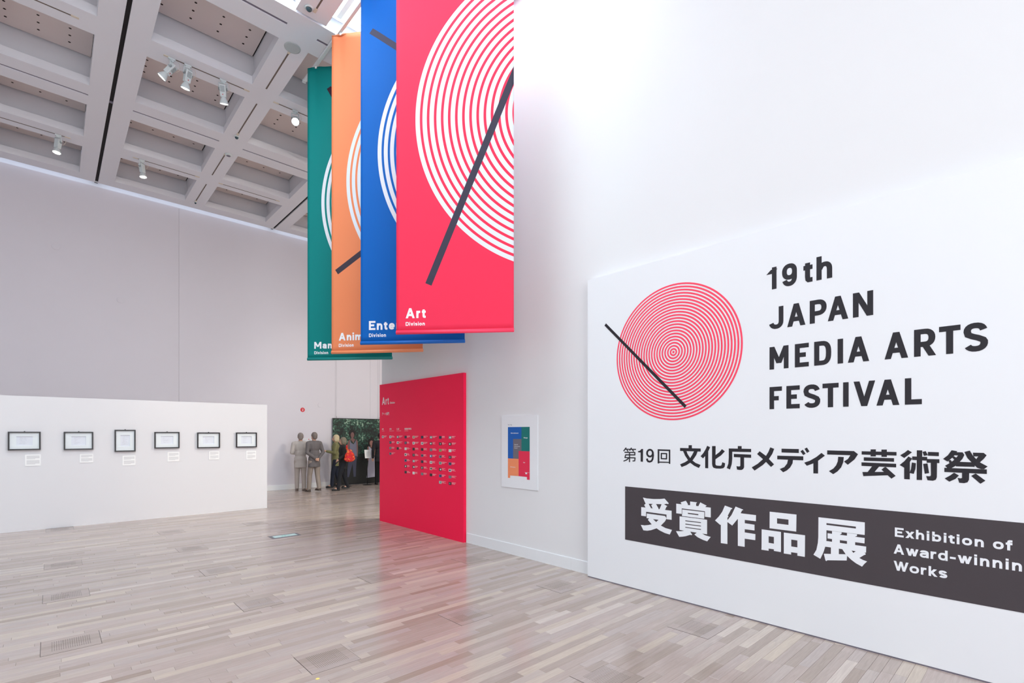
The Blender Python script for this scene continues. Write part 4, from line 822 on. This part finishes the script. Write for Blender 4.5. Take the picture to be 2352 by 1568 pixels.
# ---------------------------------------------------------------- people
def remesh(o, vox):
    md = o.modifiers.new('r', 'REMESH'); md.mode = 'VOXEL'; md.voxel_size = vox; md.use_smooth_shade = True
    sm_ = o.modifiers.new('s', 'SMOOTH'); sm_.factor = .5; sm_.iterations = 3
    dg = bpy.context.evaluated_depsgraph_get(); me = bpy.data.meshes.new_from_object(o.evaluated_get(dg))
    for p in me.polygons: p.use_smooth = True
    o.modifiers.clear(); old = o.data; o.data = me; bpy.data.meshes.remove(old)
def person(loc, rz, lab, H=1.70, hair=(30, 26, 26), coat=(60, 60, 64), legs=(40, 40, 46), shoe=(22, 20, 22), skin=(196, 152, 132), stride=.1, larm='down', rarm='down', hairlen='short', coat_len=.02, build=1.0):
    """local frame: faces -Y, x is the person's left"""
    t = thing('person', lab, 'person', loc, rz, None); k = H / 1.70; B = build
    hip = .88 * k; sh = 1.40 * k
    ft = {1: (.09, -stride), -1: (-.09, stride)}
    knee = {}; ank = {}
    for s_ in (1, -1):
        x, dy = ft[s_]; ank[s_] = Vector((x, dy, .09 * k + (.03 if dy > .08 else 0))); knee[s_] = Vector((x * .98, dy * .5 - .025, .48 * k))
    arms = {}
    for s_, mode in ((1, larm), (-1, rarm)):
        S_ = Vector((s_ * .185 * B * k, 0, sh - .02))
        if mode == 'down': E_ = Vector((s_ * .235 * k, .03, 1.12 * k)); W_ = Vector((s_ * .225 * k, -.04, .88 * k))
        elif mode == 'front': E_ = Vector((s_ * .235 * k, .02, 1.12 * k)); W_ = Vector((s_ * .06 * k, -.22, 1.08 * k))
        elif mode == 'read': E_ = Vector((s_ * .23 * k, -.05, 1.12 * k)); W_ = Vector((s_ * .08 * k, -.28, 1.17 * k))
        elif mode == 'clasp': E_ = Vector((s_ * .25 * k, .06, 1.12 * k)); W_ = Vector((s_ * .05 * k, .15, .95 * k))
        else: E_ = Vector((s_ * .24 * k, .0, 1.13 * k)); W_ = Vector((s_ * .20 * k, -.16, 1.0 * k))
        arms[s_] = (S_, E_, W_, mode)
    def trunk(m, g):
        m.ball((0, .0, 1.28 * k), .165 * B * k + g, .105 * k + g, .16 * k + g); m.ball((0, 0, 1.10 * k), .14 * B * k + g, .10 * k + g, .18 * k)
        m.ball((0, .01, .93 * k), .155 * B * k + g, .108 * k + g, .12 * k + g)
        m.limb((-.13 * B * k, 0, sh - .03), (.13 * B * k, 0, sh - .03), .06 * k + g, .06 * k + g)
    b = MB(); trunk(b, 0)
    for s_ in (1, -1):
        b.limb((s_ * .085, .0, hip), knee[s_], .082 * k, .052 * k); b.limb(knee[s_], ank[s_], .052 * k, .036 * k)
        b.limb(ank[s_], ank[s_] + Vector((0, -.12, -.05)), .036, .03)
        S_, E_, W_, mode = arms[s_]
        b.limb(S_, E_, .048 * k, .038 * k); b.limb(E_, W_, .038 * k, .025 * k)
        d = (W_ - E_).normalized(); hc = W_ + d * .05
        sd = d.cross(Vector((0, -1, 0)) if abs(d.y) < .8 else Vector((0, 0, 1))).normalized(); nn = d.cross(sd)
        b.limb(W_, hc, .026, .030)
        for q in range(4):
            base = hc + sd * (q - 1.5) * .017; l = (.052, .064, .060, .046)[q]
            mid = base + d * l * .6 + nn * .006; b.limb(base, mid, .0088, .008, 8); b.limb(mid, mid + d * l * .4 + nn * .018, .008, .007, 8)
        th = W_ + d * .02 - sd * .024; b.limb(th, th + d * .035 - sd * .022 + nn * .012, .010, .008, 8)
    hd = 1.575 * k
    b.limb((0, .01, 1.40 * k), (0, -.005, 1.50 * k), .056, .052)
    b.ball((0, .005, hd + .01), .074, .092, .108); b.ball((0, -.03, hd - .045), .055, .062, .065)
    b.limb((0, -.086, hd + .012), (0, -.106, hd - .022), .011, .015, 8)
    for s_ in (1, -1): b.ball((s_ * .076, .012, hd - .008), .010, .018, .030)
    b.ball((0, -.088, hd - .052), .024, .012, .009)
    o = b.build('body', mat('skin_tone', skin, .55, noise=.03, nscale=20), t); remesh(o, .0085)
    for s_ in (1, -1):
        MB().ball((s_ * .03, -.084, hd + .012), .011, .008, .007, 8, 6).build('eye', M_FRAME, t)
    # hair
    h = MB(); h.ball((0, .018, hd + .03), .086, .098, .102)
    if hairlen == 'bob':
        h.ball((0, .04, hd - .03), .088, .075, .105)
        for s_ in (1, -1): h.ball((s_ * .068, -.005, hd - .02), .026, .05, .08)
    else: h.ball((0, .05, hd - .02), .072, .055, .07)
    o = h.build('hair', mat('hair', hair, .6, noise=.15, nscale=40), t); remesh(o, .009)
    for v in o.data.vertices:
        if v.co.y < -.062 and v.co.z < hd + .06: v.co.y = -.055
    # coat
    c = MB(); trunk(c, .022)
    c.rings([(0, .178 * B * k), (.12, .17 * B * k), (.3, .16 * B * k)], (0, .005, hip - .12 - coat_len), (0, 0, 1), 24, up=(1, 0, 0), sx=.72)
    for s_ in (1, -1):
        S_, E_, W_, mode = arms[s_]
        c.limb(S_, E_, .062 * k, .052 * k); c.limb(E_, E_ + (W_ - E_) * .93, .052 * k, .038 * k)
    c.rings([(0, .075), (.05, .066)], (0, .005, 1.41 * k), (0, 0, 1), 18)
    o = c.build('jacket', mat('jacket', coat, .8, noise=.08, nscale=9), t); remesh(o, .011)
    l = MB(); l.ball((0, .01, hip + .0), .158 * B * k, .118 * k, .12 * k)
    for s_ in (1, -1):
        l.limb((s_ * .085, .0, hip - .02), knee[s_], .098 * k, .068 * k); l.limb(knee[s_], ank[s_] + Vector((0, 0, -.015)), .068 * k, .058 * k)
    o = l.build('trousers', mat('trousers', legs, .85, noise=.08, nscale=9), t); remesh(o, .011)
    for s_ in (1, -1):
        a = ank[s_]; z = a.z - .09 * k
        s2 = MB(); s2.ball((a.x, a.y + .01, z + .05), .045, .055, .05); s2.ball((a.x, a.y - .10, z + .035), .047, .085, .035); s2.box(a.x - .042, a.x + .042, a.y - .17, a.y + .05, z + .001, z + .02)
        o = s2.build('shoe', mat('shoe_leather', shoe, .4), t); remesh(o, .008)
    return t, arms
yaw_view = math.atan2(5.5, 15.0)
person((5.46, 15.14, 0), pi - .25, 'grey-haired visitor in a light grey coat reading the wall text, back turned', 1.72, hair=(140, 130, 126), coat=(192, 184, 180), legs=(182, 171, 165), shoe=(120, 104, 96), stride=.08, larm='front', rarm='front', coat_len=.08)
person((5.66, 14.62, 0), pi + .2, 'visitor in a darker grey jacket, hands behind the back, beside the light grey coat', 1.74, hair=(122, 112, 108), coat=(104, 99, 101), legs=(150, 138, 130), shoe=(78, 66, 60), stride=.12, larm='clasp', rarm='clasp', coat_len=.06)
p3, a3 = person((6.603, 15.3, 0), -pi / 2 - .35, 'blonde visitor in an olive jacket and navy trousers holding a white leaflet', 1.66, hair=(206, 190, 156), coat=(126, 124, 84), legs=(30, 36, 54), stride=.12, larm='read', rarm='read', hairlen='bob', coat_len=.06, skin=(206, 160, 140))
MB().obox((0, -.33, 1.16), (1, 0, 0), (0, .9, .5), (0, -.5, .9), .085, .003, .11).build('leaflet', M_CAPT, p3)
p4, a4 = person((6.44, 14.42, 0), -pi / 2 - .2, 'dark-coated grey-haired visitor with a bright red patterned shoulder bag', 1.58, hair=(120, 112, 96), coat=(34, 34, 36), legs=(24, 26, 34), stride=.16, larm='bent', rarm='down', hairlen='bob', coat_len=.05)
bag = thing('shoulder_bag', 'bright red and orange patterned fabric bag hanging from the shoulder', 'bag', (6.50, 14.08, .86))
def bagmat():
    m = mat('bag_fabric', (206, 44, 34), .8); nt = m.node_tree; N = nt.nodes; v = N.new('ShaderNodeTexVoronoi'); v.inputs['Scale'].default_value = 20
    tc = N.new('ShaderNodeTexCoord'); nt.links.new(tc.outputs['Object'], v.inputs['Vector']); r = N.new('ShaderNodeValToRGB'); r.color_ramp.interpolation = 'CONSTANT'
    e = r.color_ramp.elements; e[0].color = lin((200, 40, 34)); e[1].position = .72; e[1].color = lin((110, 112, 50))
    for p, c in ((.35, (226, 72, 28)), (.5, (214, 36, 60)), (.85, (236, 120, 60))): x = e.new(p); x.color = lin(c)
    s = N.new('ShaderNodeSeparateColor'); nt.links.new(v.outputs['Color'], s.inputs[0]); nt.links.new(s.outputs[0], r.inputs[0]); nt.links.new(r.outputs[0], N['Principled BSDF'].inputs['Base Color']); return m
BM = bagmat()
b = MB(); b.ball((0, 0, .16), .155, .075, .15); b.ball((0, 0, .09), .175, .08, .10); b.ball((0, 0, .28), .09, .05, .09)
o = b.build('pouch', BM, bag); remesh(o, .012)
MB().tube([(-.06, 0, .33), (-.075, 0, .42), (-.09, -.01, .50), (-.11, 0, .42), (-.08, .01, .34)], .014, 8).build('strap', BM, bag)
person((7.99, 15.02, 0), pi - .3, 'visitor in a black leather jacket half hidden behind the red panel', 1.72, hair=(20, 18, 20), coat=(28, 27, 34), legs=(16, 16, 20), stride=.14, larm='down', rarm='down', coat_len=.0)
